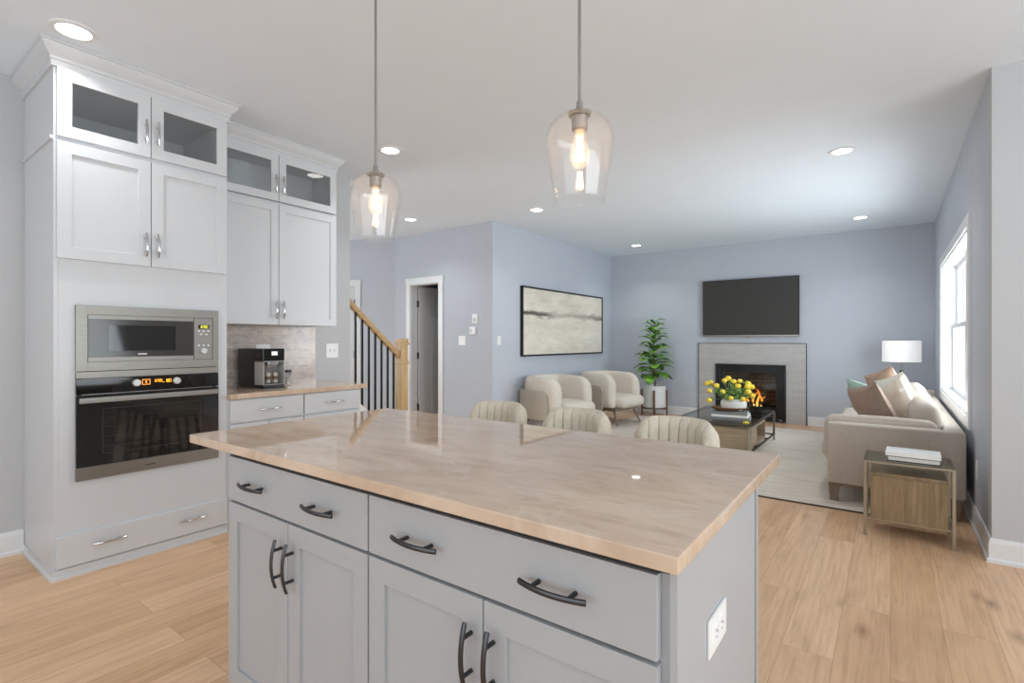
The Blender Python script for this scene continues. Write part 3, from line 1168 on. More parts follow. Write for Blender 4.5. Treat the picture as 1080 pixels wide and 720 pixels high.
def seven(mb, txt, y, z, w_, h_, x, gap=0.35):
    """seven-segment digits on a face looking along +X (text runs along +Y)."""
    seg = {'0': 'abcdef', '1': 'bc', '2': 'abged', '8': 'abcdefg', 'o': 'cdeg', '_': 'd', '-': 'g'}
    t = h_ * 0.13
    for ch in txt:
        if ch == ':':
            for zz in (0.3, 0.7):
                mb.box(x, x + 0.0006, y + w_ * 0.1, y + w_ * 0.1 + t, z + h_ * zz - t / 2, z + h_ * zz + t / 2)
            y += w_ * 0.5
            continue
        for s_ in seg.get(ch, ''):
            a, b_, c, d_ = {'a': (0, 1, 1, 1), 'd': (0, 1, 0, 0), 'g': (0, 1, .5, .5), 'f': (0, 0, .5, 1), 'b': (1, 1, .5, 1), 'e': (0, 0, 0, .5), 'c': (1, 1, 0, .5)}[s_]
            mb.box(x, x + 0.0006, y + w_ * a - t / 2, y + w_ * b_ + t / 2, z + h_ * c - t / 2, z + h_ * d_ + t / 2)
        y += w_ * (1 + gap)
    return mb


seven(MB(), '12:00', 1.418, 1.331, 0.0085, 0.014, xf + 0.0006).build('digits', M['lime'], dsp)
for r_, (zz, ys) in enumerate(((1.311, (1.414, 1.442, 1.470)), (1.291, (1.428, 1.458)), (1.222, (1.414, 1.442, 1.470)))):
    for yy in ys:
        MB().box(xf - 0.002, xf + 0.002, yy - 0.006, yy + 0.006, zz - 0.0045, zz + 0.0045, 0.0015).build('button', M['plate'], mw)
MB(Matrix.Translation((xf - 0.002, 1.443, 1.187)) @ Matrix.Rotation(R(90), 4, 'Y')).lathe([(0, 0.016), (0.015, 0.016), (0.018, 0.013), (0.019, 0), (0, 0)], n=24).build('knob', M['silver'], mw)

# oven -----------------------------------------------------------------------
ov = thing('oven', 'built-in electric oven with black glass door and steel bar handle', 'oven', (-3.75, 1.17, 0.5))
m = MB()
m.box(-4.02, FC + 0.002, 0.84, 1.5, 0.51, 1.075)
m.box(FC + 0.0006, FC + 0.018, 0.812, 1.53, 1.048, 1.083, 0.001)
m.build('body', M['steel'], ov)
cp = MB().box(FC + 0.0025, FC + 0.020, 0.812, 1.53, 0.962, 1.046, 0.002).build('control_panel', M['blackgloss'], ov)
xo = FC + 0.020
for yy in (1.083, 1.288):
    MB(Matrix.Translation((xo, yy, 1.010)) @ Matrix.Rotation(R(90), 4, 'Y')).lathe([(0, 0.02), (0.016, 0.02), (0.0195, 0.016), (0.0205, 0), (0, 0)], n=28).build('knob', M['silver'], ov)
m = MB()
for (a, b_, z0, z1) in ((1.111, 1.152, 1.024, 1.028), (1.111, 1.152, 0.996, 1.000), (1.111, 1.115, 1.0, 1.024), (1.148, 1.152, 1.0, 1.024), (1.127, 1.136, 1.005, 1.019)):
    m.box(xo, xo + 0.0007, a, b_, z0, z1)
m.build('mode_icon', M['orange'], ov)
seven(MB(), '12:00', 1.168, 1.010, 0.0078, 0.013, xo).build('clock_digits', M['amber'], ov)
seven(MB(), '_180', 1.215, 1.006, 0.0085, 0.016, xo).build('temperature_digits', M['amber'], ov)
d = MB().box(FC + 0.0025, FC + 0.022, 0.812, 1.53, 0.572, 0.958, 0.002).build('door', M['ovenglass'], ov)
xd = FC + 0.022
m = MB()
for (a, b_, z0, z1) in ((0.925, 1.425, 0.876, 0.880), (0.925, 1.425, 0.630, 0.634), (0.925, 0.929, 0.634, 0.876), (1.421, 1.425, 0.634, 0.876)):
    m.box(xd - 0.0005, xd + 0.0006, a, b_, z0, z1)
m.build('window_outline', M['mwglass'], d)
for zz in (0.668, 0.722, 0.776, 0.83):
    MB().box(xd - 0.0005, xd + 0.0004, 0.935, 1.415, zz, zz + 0.0018).build('rack_line', M['mwglass'], d)
m = MB()
m.box(xd + 0.010, xd + 0.028, 0.82, 1.522, 0.914, 0.944, 0.003)
for yy in (0.845, 1.497):
    m.box(xd - 0.001, xd + 0.012, yy - 0.014, yy + 0.014, 0.919, 0.939)
m.build('handle', M['steel'], ov)
kp = MB().box(FC + 0.0006, FC + 0.021, 0.812, 1.53, 0.50, 0.570, 0.0015).build('kick_strip', M['steel'], ov)
m = MB()
for k in range(8):
    m.box(FC + 0.0205, FC + 0.0216, 1.128 + k * 0.0062, 1.1325 + k * 0.0062, 0.528, 0.535)
m.build('logo', M['mwglass'], kp)

# ------------------------------------------------------------------ wall cabinet
UF, UD = -3.81, -3.79
U0, U1 = Y1 + 0.001, 2.62
uc = thing('wall_cabinet', 'white two-tier wall cabinet hung over the coffee counter', 'kitchen cabinet', (-3.97, 2.1, 1.375))
m = MB()
m.box(XW, UF, U0, U0 + 0.02, 1.375, 2.69)
m.box(XW, UF, U1 - 0.02, U1, 1.375, 2.69, 0.001)
m.box(XW, XW + 0.012, U0 + 0.02, U1 - 0.02, 1.375, 2.69)
for z0, z1 in ((1.375, 1.395), (1.72, 1.738), (2.02, 2.038), (2.30, 2.32), (2.672, 2.69)):
    m.box(XW + 0.012, UF, U0 + 0.02, U1 - 0.02, z0, z1)
m.build('carcass', M['cab'], uc)
crown([(UF, U0), (UF, U1), (XW, U1)], 2.68).build('crown_molding', M['cab'], uc)
um = 2.107
for (a, b_, hu) in ((U0 + 0.004, um - 0.0025, um - 0.03), (um + 0.0025, U1 - 0.004, um + 0.03)):
    d = shaker(MB(), 'L', a, b_, 2.324, 2.684, UD, UF + 0.0005, 0.058, glazed=True).build('glass_door', M['cab'], uc)
    MB().box(UF + 0.006, UF + 0.010, a + 0.058, b_ - 0.058, 2.382, 2.626).build('pane', M['cabglass'], d)
    pull('L', hu, 2.452, UD, 'v', 1).build('handle', M['chrome'], d)
    d = shaker(MB(), 'L', a, b_, 1.374, 2.302, UD, UF + 0.0005, 0.058).build('door', M['cab'], uc)
    pull('L', hu, 1.488, UD, 'v', 1).build('handle', M['chrome'], d)

# base cabinet + counter -------------------------------------------------------
bc = thing('base_cabinet', 'white base cabinet with two drawers under the coffee counter', 'kitchen cabinet', (-3.82, 2.12, 0))
m = MB()
m.box(XW, FC, Y1 + 0.001, 2.635, 0.1, 0.865, 0.001)
m.box(XW, FC - 0.06, Y1 + 0.001, 2.635, 0, 0.1)
m.build('carcass', M['cab'], bc)
for (a, b_) in ((1.604, 2.122), (2.134, 2.622)):
    d = MB().box(FC + 0.0005, FD, a, b_, 0.708, 0.856, 0.002).build('drawer', M['cab'], bc)
    pull('L', (a + b_) / 2 + 0.005, 0.782, FD, 'u', 1, L=0.15).build('handle', M['chrome'], d)
    c = (a + b_) / 2
    for (p, q, hu) in ((a, c - 0.0015, c - 0.03), (c + 0.0015, b_, c + 0.03)):
        d = shaker(MB(), 'L', p, q, 0.108, 0.697, FD, FC + 0.0005, 0.058).build('door', M['cab'], bc)
        pull('L', hu, 0.60, FD, 'v', 1).build('handle', M['chrome'], d)
tag(MB().box(XW, -3.455, Y1 + 0.001, 2.68, 0.866, 0.90, 0.003).build('kitchen_countertop', M['stone'], loc=(-3.8, 2.13, 0.866)),
    'taupe stone countertop on the white base cabinet by the wall', 'countertop')
structure(MB().box(XL + 0.0005, XL + 0.009, Y1 + 0.001, 2.635, 0.9005, 1.374), 'backsplash', M['backsplash'], loc=(XL, 1.59, 0.9))
structure(MB().box(XE, XL - 0.12, YB, YB + 0.12, 0, H), 'wall_closet_back', M['wall_grey'])

# ------------------------------------------------------------------ kitchen island
IF, ID = 0.84, 0.82
IX0, IX1, IXM = -1.796, -0.306, -1.056
isl = thing('kitchen_island', 'pale grey island cabinet with drawers and doors in the foreground', 'kitchen island', (-1.05, 1.13, 0))
m = MB()
m.box(IX0, IX1 + 0.012, IF, 1.425, 0.10, 0.862, 0.001)
m.box(IX0 + 0.004, IX1 + 0.012, IF + 0.006, 1.425, 0.862, 0.8845)
m.box(IX0 + 0.01, IX1, IF + 0.07, 1.42, 0, 0.10)
m.build('carcass', M['isl'], isl)
MB().box(IX0 + 0.004, IX1, ID + 0.006, IF + 0.005, 0.866, 0.884).build('shade_strip', M['dark'], isl)  # black strip: the shade under the countertop put in as colour
MB().box(IX1 + 0.0125, IX1 + 0.026, IF - 0.006, 1.425, 0, 0.884, 0.001).build('end_panel', M['isl'], isl)
MB().box(IX0 - 0.002, IX1 + 0.030, 1.428, 1.444, 0, 0.884, 0.0015).build('back_panel', M['isl'], isl)
for (a, b_, us) in ((IX0 + 0.003, IXM - 0.003, (-1.611, -1.25)), (IXM + 0.003, IX1 - 0.003, (-0.870, -0.502))):
    d = MB().box(a, b_, ID, IF - 0.0005, 0.720, 0.864, 0.002).build('drawer', M['isl'], isl)
    for u in us:
        pull('I', u, 0.790, ID, 'u', -1, L=0.145).build('handle', M['gun'], d)
    c = (a + b_) / 2
    for (p, q, hu) in ((a, c - 0.0015, c - 0.032), (c + 0.0015, b_, c + 0.028)):
        d = shaker(MB(), 'I', p, q, 0.106, 0.712, ID, IF - 0.0005, 0.058).build('door', M['isl'], isl)
        pull('I', hu, 0.594, ID, 'v', -1, L=0.14).build('handle', M['gun'], d)
tag(MB().box(-2.024, -0.264, 0.790, 1.690, 0.885, 0.915, 0.004).build('island_countertop', M['stone'], loc=(-1.144, 1.24, 0.885)),
    'large polished taupe stone slab on top of the grey island', 'countertop')


# ------------------------------------------------------------------ outlets and switches
def plate(name, label, cat, c, nx, ny, wd, hg, kind, horizontal=False, group=None, mat=None, sub=None):
    """wall plate centred at c, facing (nx, ny); local x = width, y = out of the wall, z = up."""
    ang = math.atan2(ny, nx) - PI / 2
    T = Matrix.Translation(c) @ Matrix.Rotation(ang, 4, 'Z')
    if horizontal:
        T = T @ Matrix.Rotation(PI / 2, 4, 'Y')
    t = thing(name, label, cat, c, group)
    MB(T).box(-wd / 2, wd / 2, 0.0005, 0.006, -hg / 2, hg / 2, 0.002).build('plate', mat or M['plate'], t)
    n = {'outlet': 1, 'toggles': 2, 'switch': 1, 'double_switch': 2, 'double_outlet': 2, 'blank': 0}[kind]
    for i in range(n):
        x = (i - (n - 1) / 2) * 0.046
        if kind == 'toggles':
            m_ = MB(T)
            m_.box(x - 0.0045, x + 0.0045, 0.005, 0.016, -0.002, 0.014, 0.001)
            m_.build('toggle', M['plate'], t)
            m_ = MB(T)
            m_.box(x - 0.006, x + 0.006, 0.0055, 0.0064, -0.014, 0.014)
            m_.build('toggle_slot', M['keyarea'], t)
        elif 'switch' in kind:
            m_ = MB(T)
            m_.box(x - 0.0165, x + 0.0165, 0.005, 0.008, -0.033, 0.033, 0.001)
            r = m_.build('rocker', M['plate'], t)
        else:
            for z in (-0.0195, 0.0195):
                r = MB(T).box(x - 0.017, x + 0.017, 0.005, 0.0085, z - 0.0145, z + 0.0145, 0.004).build('receptacle', M['plate'], t)
                m_ = MB(T)
                for dx, hh in ((-0.0065, 0.010), (0.0065, 0.008)):
                    m_.box(x + dx - 0.0012, x + dx + 0.0012, 0.008, 0.0088, z - 0.001, z - 0.001 + hh)
                m_.box(x - 0.002, x + 0.002, 0.008, 0.0088, z - 0.009, z - 0.005)
                m_.build('slot', M['plate_grey'], r)
    return t


plate('outlet', 'white double receptacle outlet on the right end panel of the island', 'outlet', (IX1 + 0.0255, 1.06, 0.682), 1, 0, 0.072, 0.122, 'outlet', True)
plate('light_switch', 'white double toggle switch plate on the grey wall between backsplash and stair', 'light switch', (XL, 2.81, 1.16), 1, 0, 0.125, 0.13, 'toggles')
plate('outlet', 'white outlet plate on the backsplash peeking out behind the coffee machine', 'outlet', (XL + 0.009, 2.16, 1.165), 1, 0, 0.115, 0.115, 'outlet')
plate('light_switch', 'white two-gang switch plate on the hall wall right of the closet door', 'light switch', (-4.665, YH, 1.255), 0, -1, 0.125, 0.125, 'double_switch')
plate('light_switch', 'narrow white switch plate on the wall left of the framed painting', 'light switch', (XL, 5.31, 1.255), 1, 0, 0.075, 0.12, 'switch')
plate('outlet', 'white outlet low on the blue wall right of the sofa', 'outlet', (XR, 4.54, 0.40), -1, 0, 0.072, 0.118, 'outlet')
t = thing('keypad', 'small grey-white upright keypad on the hall wall above the thermostat', 'keypad', (-4.435, YH, 1.545))
MB().box(-4.480, -4.392, YH - 0.014, YH - 0.0005, 1.485, 1.605, 0.004).build('body', M['plate'], t)
MB().box(-4.465, -4.407, YH - 0.0155, YH - 0.013, 1.50, 1.555, 0.001).build('key_area', M['keyarea'], t)
t = thing('thermostat', 'white rounded square thermostat on the hall wall under the keypad', 'thermostat', (-4.47, YH, 1.385))
MB().box(-4.523, -4.417, YH - 0.026, YH - 0.0005, 1.332, 1.438, 0.012, 4).build('body', M['plate'], t)
MB().box(-4.510, -4.470, YH - 0.0275, YH - 0.025, 1.362, 1.408, 0.001).build('display', M['keyarea'], t)

# ------------------------------------------------------------------ coffee corner
t = thing('coffee_machine', 'black and steel coffee machine on the kitchen counter', 'coffee machine', (-3.87, 2.0, 0.90))
CY0, CY1, CXB, CXF = 1.920, 2.088, -4.05, -3.672
m = MB()
m.box(CXB, -3.80, CY0, CY1, 0.912, 1.192, 0.006)
m.box(CXB, CXF + 0.004, CY0 + 0.004, CY1 - 0.004, 0.9005, 0.924, 0.004)
m.build('body', M['black'], t)
hd = MB().box(-3.806, CXF, CY0 + 0.001, CY1 - 0.001, 1.102, 1.193, 0.005).build('head', M['blackgloss'], t)
MB().box(CXF - 0.001, CXF + 0.0012, 1.985, 2.03, 1.143, 1.172, 0.0004).build('display', M['screen'], hd)
m = MB()
m.box(-3.803, -3.796, CY0 + 0.004, CY1 - 0.004, 0.924, 1.101, 0.001)
m.box(-3.797, CXF + 0.003, CY0 + 0.004, CY1 - 0.004, 1.094, 1.102, 0.001)
m.build('steel_panel', M['steel'], t)
for q in (CY0 + 0.003, CY1 - 0.007):
    MB().box(-3.797, CXF + 0.002, q, q + 0.004, 0.926, 1.094).build('side_panel', M['silver'], t)
MB().box(-3.796, CXF + 0.003, CY0 + 0.004, CY1 - 0.004, 0.9245, 0.932, 0.002).build('drip_tray', M['steel'], t)
m = MB()
m.box(-3.765, -3.69, 1.970, 2.046, 1.068, 1.0945, 0.004)
for yy in (1.983, 2.033):
    m.lathe([(0.007, 0), (0.010, 0.02), (0, 0.02)], (-3.715, yy, 1.051), 14)
m.build('spout', M['chrome'], t)
for yy, lab in ((1.981, 'left glass of layered coffee under the machine spout'), (2.036, 'right glass of layered coffee under the machine spout')):
    g = thing('coffee_glass', lab, 'glass', (-3.715, yy, 0.9325), 'coffee glasses under the spout')
    c = (-3.715, yy, 0.9325)
    MB().lathe([(0, 0.0), (0.017, 0), (0.022, 0.09), (0.0205, 0.09), (0.016, 0.004), (0, 0.004)], c, 20).build('glass', M['cupglass'], g)
    MB().lathe([(0, 0.006), (0.0160, 0.006), (0.0172, 0.03), (0, 0.03)], c, 20).build('milk', M['milk'], g)
    MB().lathe([(0, 0.0305), (0.0172, 0.0305), (0.0185, 0.055), (0, 0.055)], c, 20).build('coffee', M['coffee'], g)
    MB().lathe([(0, 0.0555), (0.0185, 0.0555), (0.0195, 0.078), (0.012, 0.084), (0, 0.086)], c, 20).build('foam', M['milk'], g)
t = thing('storage_jar', 'small glass jar with a black lid beside the coffee machine', 'jar', (-3.84, 2.20, 0.90))
c = (-3.84, 2.205, 0.9005)
MB().lathe([(0, 0), (0.026, 0), (0.028, 0.004), (0.028, 0.100), (0.0255, 0.100), (0.0255, 0.005), (0, 0.005)], c, 24).build('jar', M['cupglass'], t)
MB().lathe([(0, 0.0055), (0.025, 0.0055), (0.025, 0.066), (0, 0.066)], c, 24).build('contents', M['ivory'], t)
MB().lathe([(0, 0.1005), (0.030, 0.1005), (0.031, 0.104), (0.030, 0.120), (0, 0.122)], c, 24).build('lid', M['black'], t)


# ------------------------------------------------------------------ pendants over the island
def make_pendant(loc, label):
    p = thing('pendant_light', label, 'pendant light', (0, 0, 0), 'pendants over the island')
    # z = 0 at the shade's open rim
    zc = H - 1.632
    MB().lathe([(0, zc - 0.024), (0.052, zc - 0.022), (0.06, zc - 0.012), (0.06, zc - 0.001), (0, zc - 0.001)], n=32).build('canopy', M['nickel'], p)
    MB().tube([(0, 0, 0.262), (0, 0, zc - 0.02)], 0.0046, 12).build('rod', M['nickel'], p)
    MB().lathe([(0, 0.276), (0.006, 0.276), (0.009, 0.268), (0.009, 0.258), (0.014, 0.252), (0.014, 0.243), (0.031, 0.2425), (0.032, 0.238), (0.029, 0.233), (0.022, 0.231), (0.022, 0.196), (0.018, 0.192), (0, 0.192)], n=28).build('socket', M['nickel'], p)
    prof = [(0.013, 0.2425), (0.028, 0.240), (0.050, 0.2335), (0.069, 0.222), (0.083, 0.205), (0.0905, 0.184), (0.092, 0.164), (0.0895, 0.140), (0.084, 0.100), (0.077, 0.055), (0.0705, 0.015), (0.069, 0.003)]
    inner = [(r - 0.0022, z - (0.002 if r < 0.075 and z > 0.15 else 0)) for r, z in prof]
    MB().lathe(prof + [(0.0688, 0.0)] + [(0.0668, 0.0)] + inner[::-1], n=56).build('shade', M['shadeglass'], p)
    b_ = MB().lathe([(0, 0.088), (0.012, 0.091), (0.023, 0.103), (0.0275, 0.120), (0.027, 0.136), (0.021, 0.156), (0.014, 0.172), (0.0125, 0.191)], n=28).build('bulb', M['bulbglass'], p)
    m = MB()
    for k in range(6):
        a = 2 * PI * k / 6
        a2 = a + PI / 6
        m.tube([(0.006 * math.cos(a), 0.006 * math.sin(a), 0.162), (0.012 * math.cos(a2), 0.012 * math.sin(a2), 0.112)], 0.0022, 6)
    m.lathe([(0, 0.160), (0.0035, 0.160), (0.0035, 0.112), (0, 0.112)], n=10)
    m.build('filament', M['filament'], b_)
    p.location = loc
    return p


pd = make_pendant((-1.552, 1.24, 1.632), 'clear glass pendant hanging over the oven end of the island')
dup(pd, (-0.686, 1.24, 1.632), 0, 'clear glass pendant hanging over the living room end of the island')


# ------------------------------------------------------------------ counter stools
def make_stool(loc, rz, label):
    s = thing('counter_stool', label, 'stool', (0, 0, 0), 'counter stools behind the island')
    # local: front is -Y, backrest at +Y
    m = MB()
    NA, NZ = 168, 12
    span = R(58)
    grid = {}
    z0, z1 = 0.60, 0.929
    for i in range(NA + 1):
        q = -1 + 2 * i / NA
        th = q * span
        edge = max(0.0, (abs(q) - 0.55) / 0.45)
        ztop = z1 - 0.006 * q * q - 0.075 * edge ** 2.8
        groove = abs(math.sin(q * 4.0 * PI))                # stitched vertical channels
        puff = 0.010 * (1 - math.exp(-groove * 5.0))
        endt = math.sqrt(max(0.0, 1 - max(0, (abs(q) - 0.93) / 0.07) ** 2))
        for j in range(NZ * 2 + 2):
            # walk around the section: inner face up, over the top, outer face down
            if j <= NZ:
                w_ = j / NZ
                side = -1
            else:
                w_ = 1 - (j - NZ - 1) / NZ
                side = 1
            top = min(1.0, (1 - w_) / 0.13)
            th2 = (0.026 + puff) * math.sqrt(1 - (1 - top) ** 2 * 0.97) * (0.15 + 0.85 * endt)
            z = z0 + (ztop - z0) * w_
            lean = 0.035 * ((z - z0) / (z1 - z0))
            rx, ry = 0.178 + lean * 0.4, 0.185 + lean
            rr = 1 + side * th2 / 0.205
            grid[(i, j)] = m.v((rx * rr * math.sin(th), ry * rr * math.cos(th) - 0.03, z))
    nj = NZ * 2 + 2
    for i in range(NA):
        for j in range(nj):
            j2 = (j + 1) % nj
            m.face([grid[(i, j)], grid[(i, j2)], grid[(i + 1, j2)], grid[(i + 1, j)]])
    m.face([grid[(0, j)] for j in range(nj)])
    m.face([grid[(NA, j)] for j in range(nj)][::-1])
    m.build('backrest', M['stool'], s, ang=80)
    MB().rbox((0, -0.03, 0.61), (0.34, 0.36, 0.10), 0.045, 10, (0, 0, 0.012)).build('seat', M['stool'], s)
    for sx in (-1, 1):
        for sy in (-1, 1):
            MB().tube([(sx * 0.125, -0.03 + sy * 0.125, 0.575), (sx * 0.185, -0.03 + sy * 0.185, 0.0)], [0.014, 0.009], 12).build('leg', M['blackmetal'], s)
    m = MB()
    q = 0.125 + 0.06 * (0.575 - 0.2) / 0.575
    cs_ = [(-q, -0.03 - q, 0.2), (q, -0.03 - q, 0.2), (q, -0.03 + q, 0.2), (-q, -0.03 + q, 0.2)]
    for k in range(4):
        m.tube([cs_[k], cs_[(k + 1) % 4]], 0.007, 8)
    m.build('footrest', M['blackmetal'], s)
    s.location = loc
    s.rotation_euler = (0, 0, rz)
    return s


st = make_stool((-1.64, 1.99, 0), R(4), 'beige channel-back stool nearest the stair side of the island')
dup(st, (-1.18, 1.99, 0), R(2), 'middle beige channel-back stool of the three behind the island')
dup(st, (-0.72, 1.99, 0), R(-2), 'beige channel-back stool nearest the coffee table')

# ------------------------------------------------------------------ stair and railing
SXR = -4.60
stc = thing('staircase', 'white staircase rising behind the kitchen wall', 'staircase', (-5.05, 3.9, 0))
sl = 0.86
for i in range(9):
    y1 = 3.93 - i * 0.215
    z = 0.185 * (i + 1)
    MB().box(-5.52, SXR + 0.02, y1 - 0.215, y1 + 0.02, z - 0.03, z, 0.004).build('tread', M['oak'], stc)
    MB().box(-5.50, SXR, y1 - 0.012, y1, z - 0.185, z - 0.03).build('riser', M['trim'], stc)
m = MB()
zt = lambda y: 0.554 + sl * (3.46 - y)
m.prism([(3.96, 0.0), (3.96, zt(3.96)), (2.0, zt(2.0)), (2.0, zt(2.0) - 0.42), (2.0 + (zt(2.0) - 0.42) / sl, 0.0)], lambda p, a: (a, p[0], p[1]), SXR + 0.022, SXR + 0.062)
m.build('stringer', M['trim'], stc)
rail = thing('stair_railing', 'oak handrail and newel post with black iron balusters', 'railing', (SXR + 0.04, 4.0, 0))
RX = SXR + 0.042
ht = lambda y: 1.66 - sl * (y - 3.345)      # top of the handrail
m = MB()
hw = 0.029
sec = [(-hw, 0.0), (-hw * 0.8, 0.012), (-hw * 0.85, 0.022), (-hw, 0.034), (-hw, 0.048), (-hw * 0.6, 0.060), (0, 0.063), (hw * 0.6, 0.060), (hw, 0.048), (hw, 0.034), (hw * 0.85, 0.022), (hw * 0.8, 0.012), (hw, 0.0)]
m.prism(sec, lambda p, a: (RX + p[0], a, ht(a) - 0.082 + p[1] * 1.3), 3.962, 2.05)
m.build('handrail', M['oakrail'], rail)
NY = 4.015
m = MB()
hn = 0.052
m.box(RX - hn, RX + hn, NY - hn, NY + hn, 0.0, 1.235, 0.003)
nw = m.build('newel_post', M['oak'], rail)
for nm, z0, z1, e in (('newel_collar', 0.985, 1.012, 0.012), ('newel_collar', 1.205, 1.232, 0.012), ('newel_cap', 1.235, 1.275, 0.004)):
    MB().box(RX - hn - e, RX + hn + e, NY - hn - e, NY + hn + e, z0, z1, 0.003).build(nm, M['oak'], nw)
for k in range(11):
    y = 3.895 - k * 0.0862
    MB().box(RX - 0.009, RX + 0.009, y - 0.009, y + 0.009, zt(y) + 0.0005, ht(y) - 0.076).build('baluster', M['blackmetal'], rail)

# ------------------------------------------------------------------ fireplace
fp = thing('fireplace', 'gas fireplace framed in grey marble tile under the television', 'fireplace', (-1.78, YB, 0))
SX0, SX1, SZ = -2.552, -1.006, 1.205
fx0, fx1, fz0, fz1 = -2.285, -1.268, 0.02, 0.885
yf = YB - 0.022
m = MB()
m.box(SX0, fx0, yf, YB - 0.0005, 0.0005, SZ)
m.box(fx1, SX1, yf, YB - 0.0005, 0.0005, SZ)
m.box(fx0, fx1, yf, YB - 0.0005, fz1, SZ)
m.box(fx0, fx1, yf, YB - 0.0005, 0.0005, fz0)
m.build('tile_surround', M['surround'], fp)
m = MB()
m.box(SX0 - 0.009, SX0 - 0.0005, yf - 0.003, YB - 0.0005, 0.0005, SZ + 0.009)
m.box(SX1 + 0.0005, SX1 + 0.009, yf - 0.003, YB - 0.0005, 0.0005, SZ + 0.009)
m.box(SX0 - 0.0005, SX1 + 0.0005, yf - 0.003, YB - 0.0005, SZ + 0.0005, SZ + 0.009)
m.build('edge_trim', M['bronze'], fp)
m = MB()
# stepped black face frame
for k, (ins, yy, t) in enumerate(((0.002, yf - 0.030, 0.036), (0.040, yf - 0.018, 0.045), (0.085, yf - 0.006, 0.05))):
    a0, a1, b0, b1 = fx0 + ins, fx1 - ins, fz0 + ins * 0.4, fz1 - ins
    y2 = yf + 0.012
    m.box(a0, a0 + t, yy, y2, b0, b1, 0.002)
    m.box(a1 - t, a1, yy, y2, b0, b1, 0.002)
    m.box(a0 + t, a1 - t, yy, y2, b1 - t, b1, 0.002)
    m.box(a0 + t, a1 - t, yy, y2, b0, b0 + t * 0.8, 0.002)
m.build('face_frame', M['black'], fp)
MB().box(fx1 - 0.085, fx1 - 0.045, yf - 0.0315, yf - 0.0295, 0.046, 0.054).build('name_plate', M['silver'], fp)
m = MB()
gx0, gx1, gz1, gy = FX0 + 0.005, FX1 - 0.005, FZ1 - 0.004, YB + 0.52
z0 = 0.06
m.face([m.v(p) for p in ((gx0, YB, z0), (gx1, YB, z0), (gx1 - 0.14, gy, z0), (gx0 + 0.14, gy, z0))])
m.face([m.v(p) for p in ((gx0, YB, gz1), (gx1, YB, gz1), (gx1 - 0.14, gy, gz1), (gx0 + 0.14, gy, gz1))])
m.face([m.v(p) for p in ((gx0 + 0.14, gy, z0), (gx1 - 0.14, gy, z0), (gx1 - 0.14, gy, gz1), (gx0 + 0.14, gy, gz1))])
m.face([m.v(p) for p in ((gx0, YB, z0), (gx0 + 0.14, gy, z0), (gx0 + 0.14, gy, gz1), (gx0, YB, gz1))])
m.face([m.v(p) for p in ((gx1, YB, z0), (gx1 - 0.14, gy, z0), (gx1 - 0.14, gy, gz1), (gx1, YB, gz1))])
fbx = m.build('firebox', M['firebrick'], fp, smooth=False)
sol = fbx.modifiers.new('thick', 'SOLIDIFY')
sol.thickness = 0.02
sol.offset = 1
MB().box(FX0 + 0.02, FX1 - 0.02, yf - 0.001, yf + 0.003, 0.10, FZ1 - 0.02).build('glass', M['fireglass'], fp)
m = MB()
for k in range(9):
    x = -2.08 + k * 0.075
    m.box(x - 0.008, x + 0.008, YB + 0.14, YB + 0.42, 0.10, 0.116)
m.box(-2.12, -1.43, YB + 0.14, YB + 0.155, 0.085, 0.125)
m.box(-2.12, -1.43, YB + 0.40, YB + 0.415, 0.085, 0.125)
for x in (-2.10, -1.45):
    for y in (YB + 0.148, YB + 0.408):
        m.box(x - 0.01, x + 0.01, y - 0.01, y + 0.01, 0.061, 0.09)
m.build('grate', M['black'], fp)


def log(p0, p1, r, sd):
    mb = MB()
    a, b_ = Vector(p0), Vector(p1)
    n = 12
    path = [a.lerp(b_, i / n) + Vector((0, 0, 0.012 * noise.noise(Vector((i * .5, sd, 0))))) for i in range(n + 1)]
    rs = [r * (1 + 0.22 * noise.noise(Vector((i * 0.6, sd * 3.3, 1)))) * (0.75 if i in (0, n) else 1) for i in range(n + 1)]
    return mb.tube(path, rs, 14)


log((-2.08, YB + 0.36, 0.168), (-1.46, YB + 0.33, 0.175), 0.058, 1).build('log', M['log'], fp)
log((-2.02, YB + 0.18, 0.160), (-1.50, YB + 0.20, 0.158), 0.048, 2).build('log', M['log'], fp)
log((-1.93, YB + 0.17, 0.235), (-1.66, YB + 0.38, 0.27), 0.040, 3).build('log', M['log'], fp)
log((-1.58, YB + 0.16, 0.235), (-1.72, YB + 0.36, 0.28), 0.036, 4).build('log', M['log'], fp)
for k, (x, y, h_, r) in enumerate(((-1.90, 0.27, 0.12, 0.03), (-1.83, 0.24, 0.17, 0.036), (-1.77, 0.28, 0.25, 0.042), (-1.715, 0.24, 0.29, 0.045), (-1.665, 0.27, 0.24, 0.04), (-1.625, 0.25, 0.17, 0.03))):
    mb = MB()
    n = 12
    path, rs = [], []
    for i in range(n + 1):
        q = i / n
        path.append((x + 0.05 * q * math.sin(5 * q + k * 1.7), YB + y + 0.03 * q * math.cos(4 * q + k), 0.21 + h_ * q))
        rs.append(max(0.001, r * (0.55 + 0.9 * q) * (1 - q) ** 0.8 * 1.3))
    mb.tube(path, rs, 10, flat=0.45, cap=False).build('flame', M['flame'], fp)

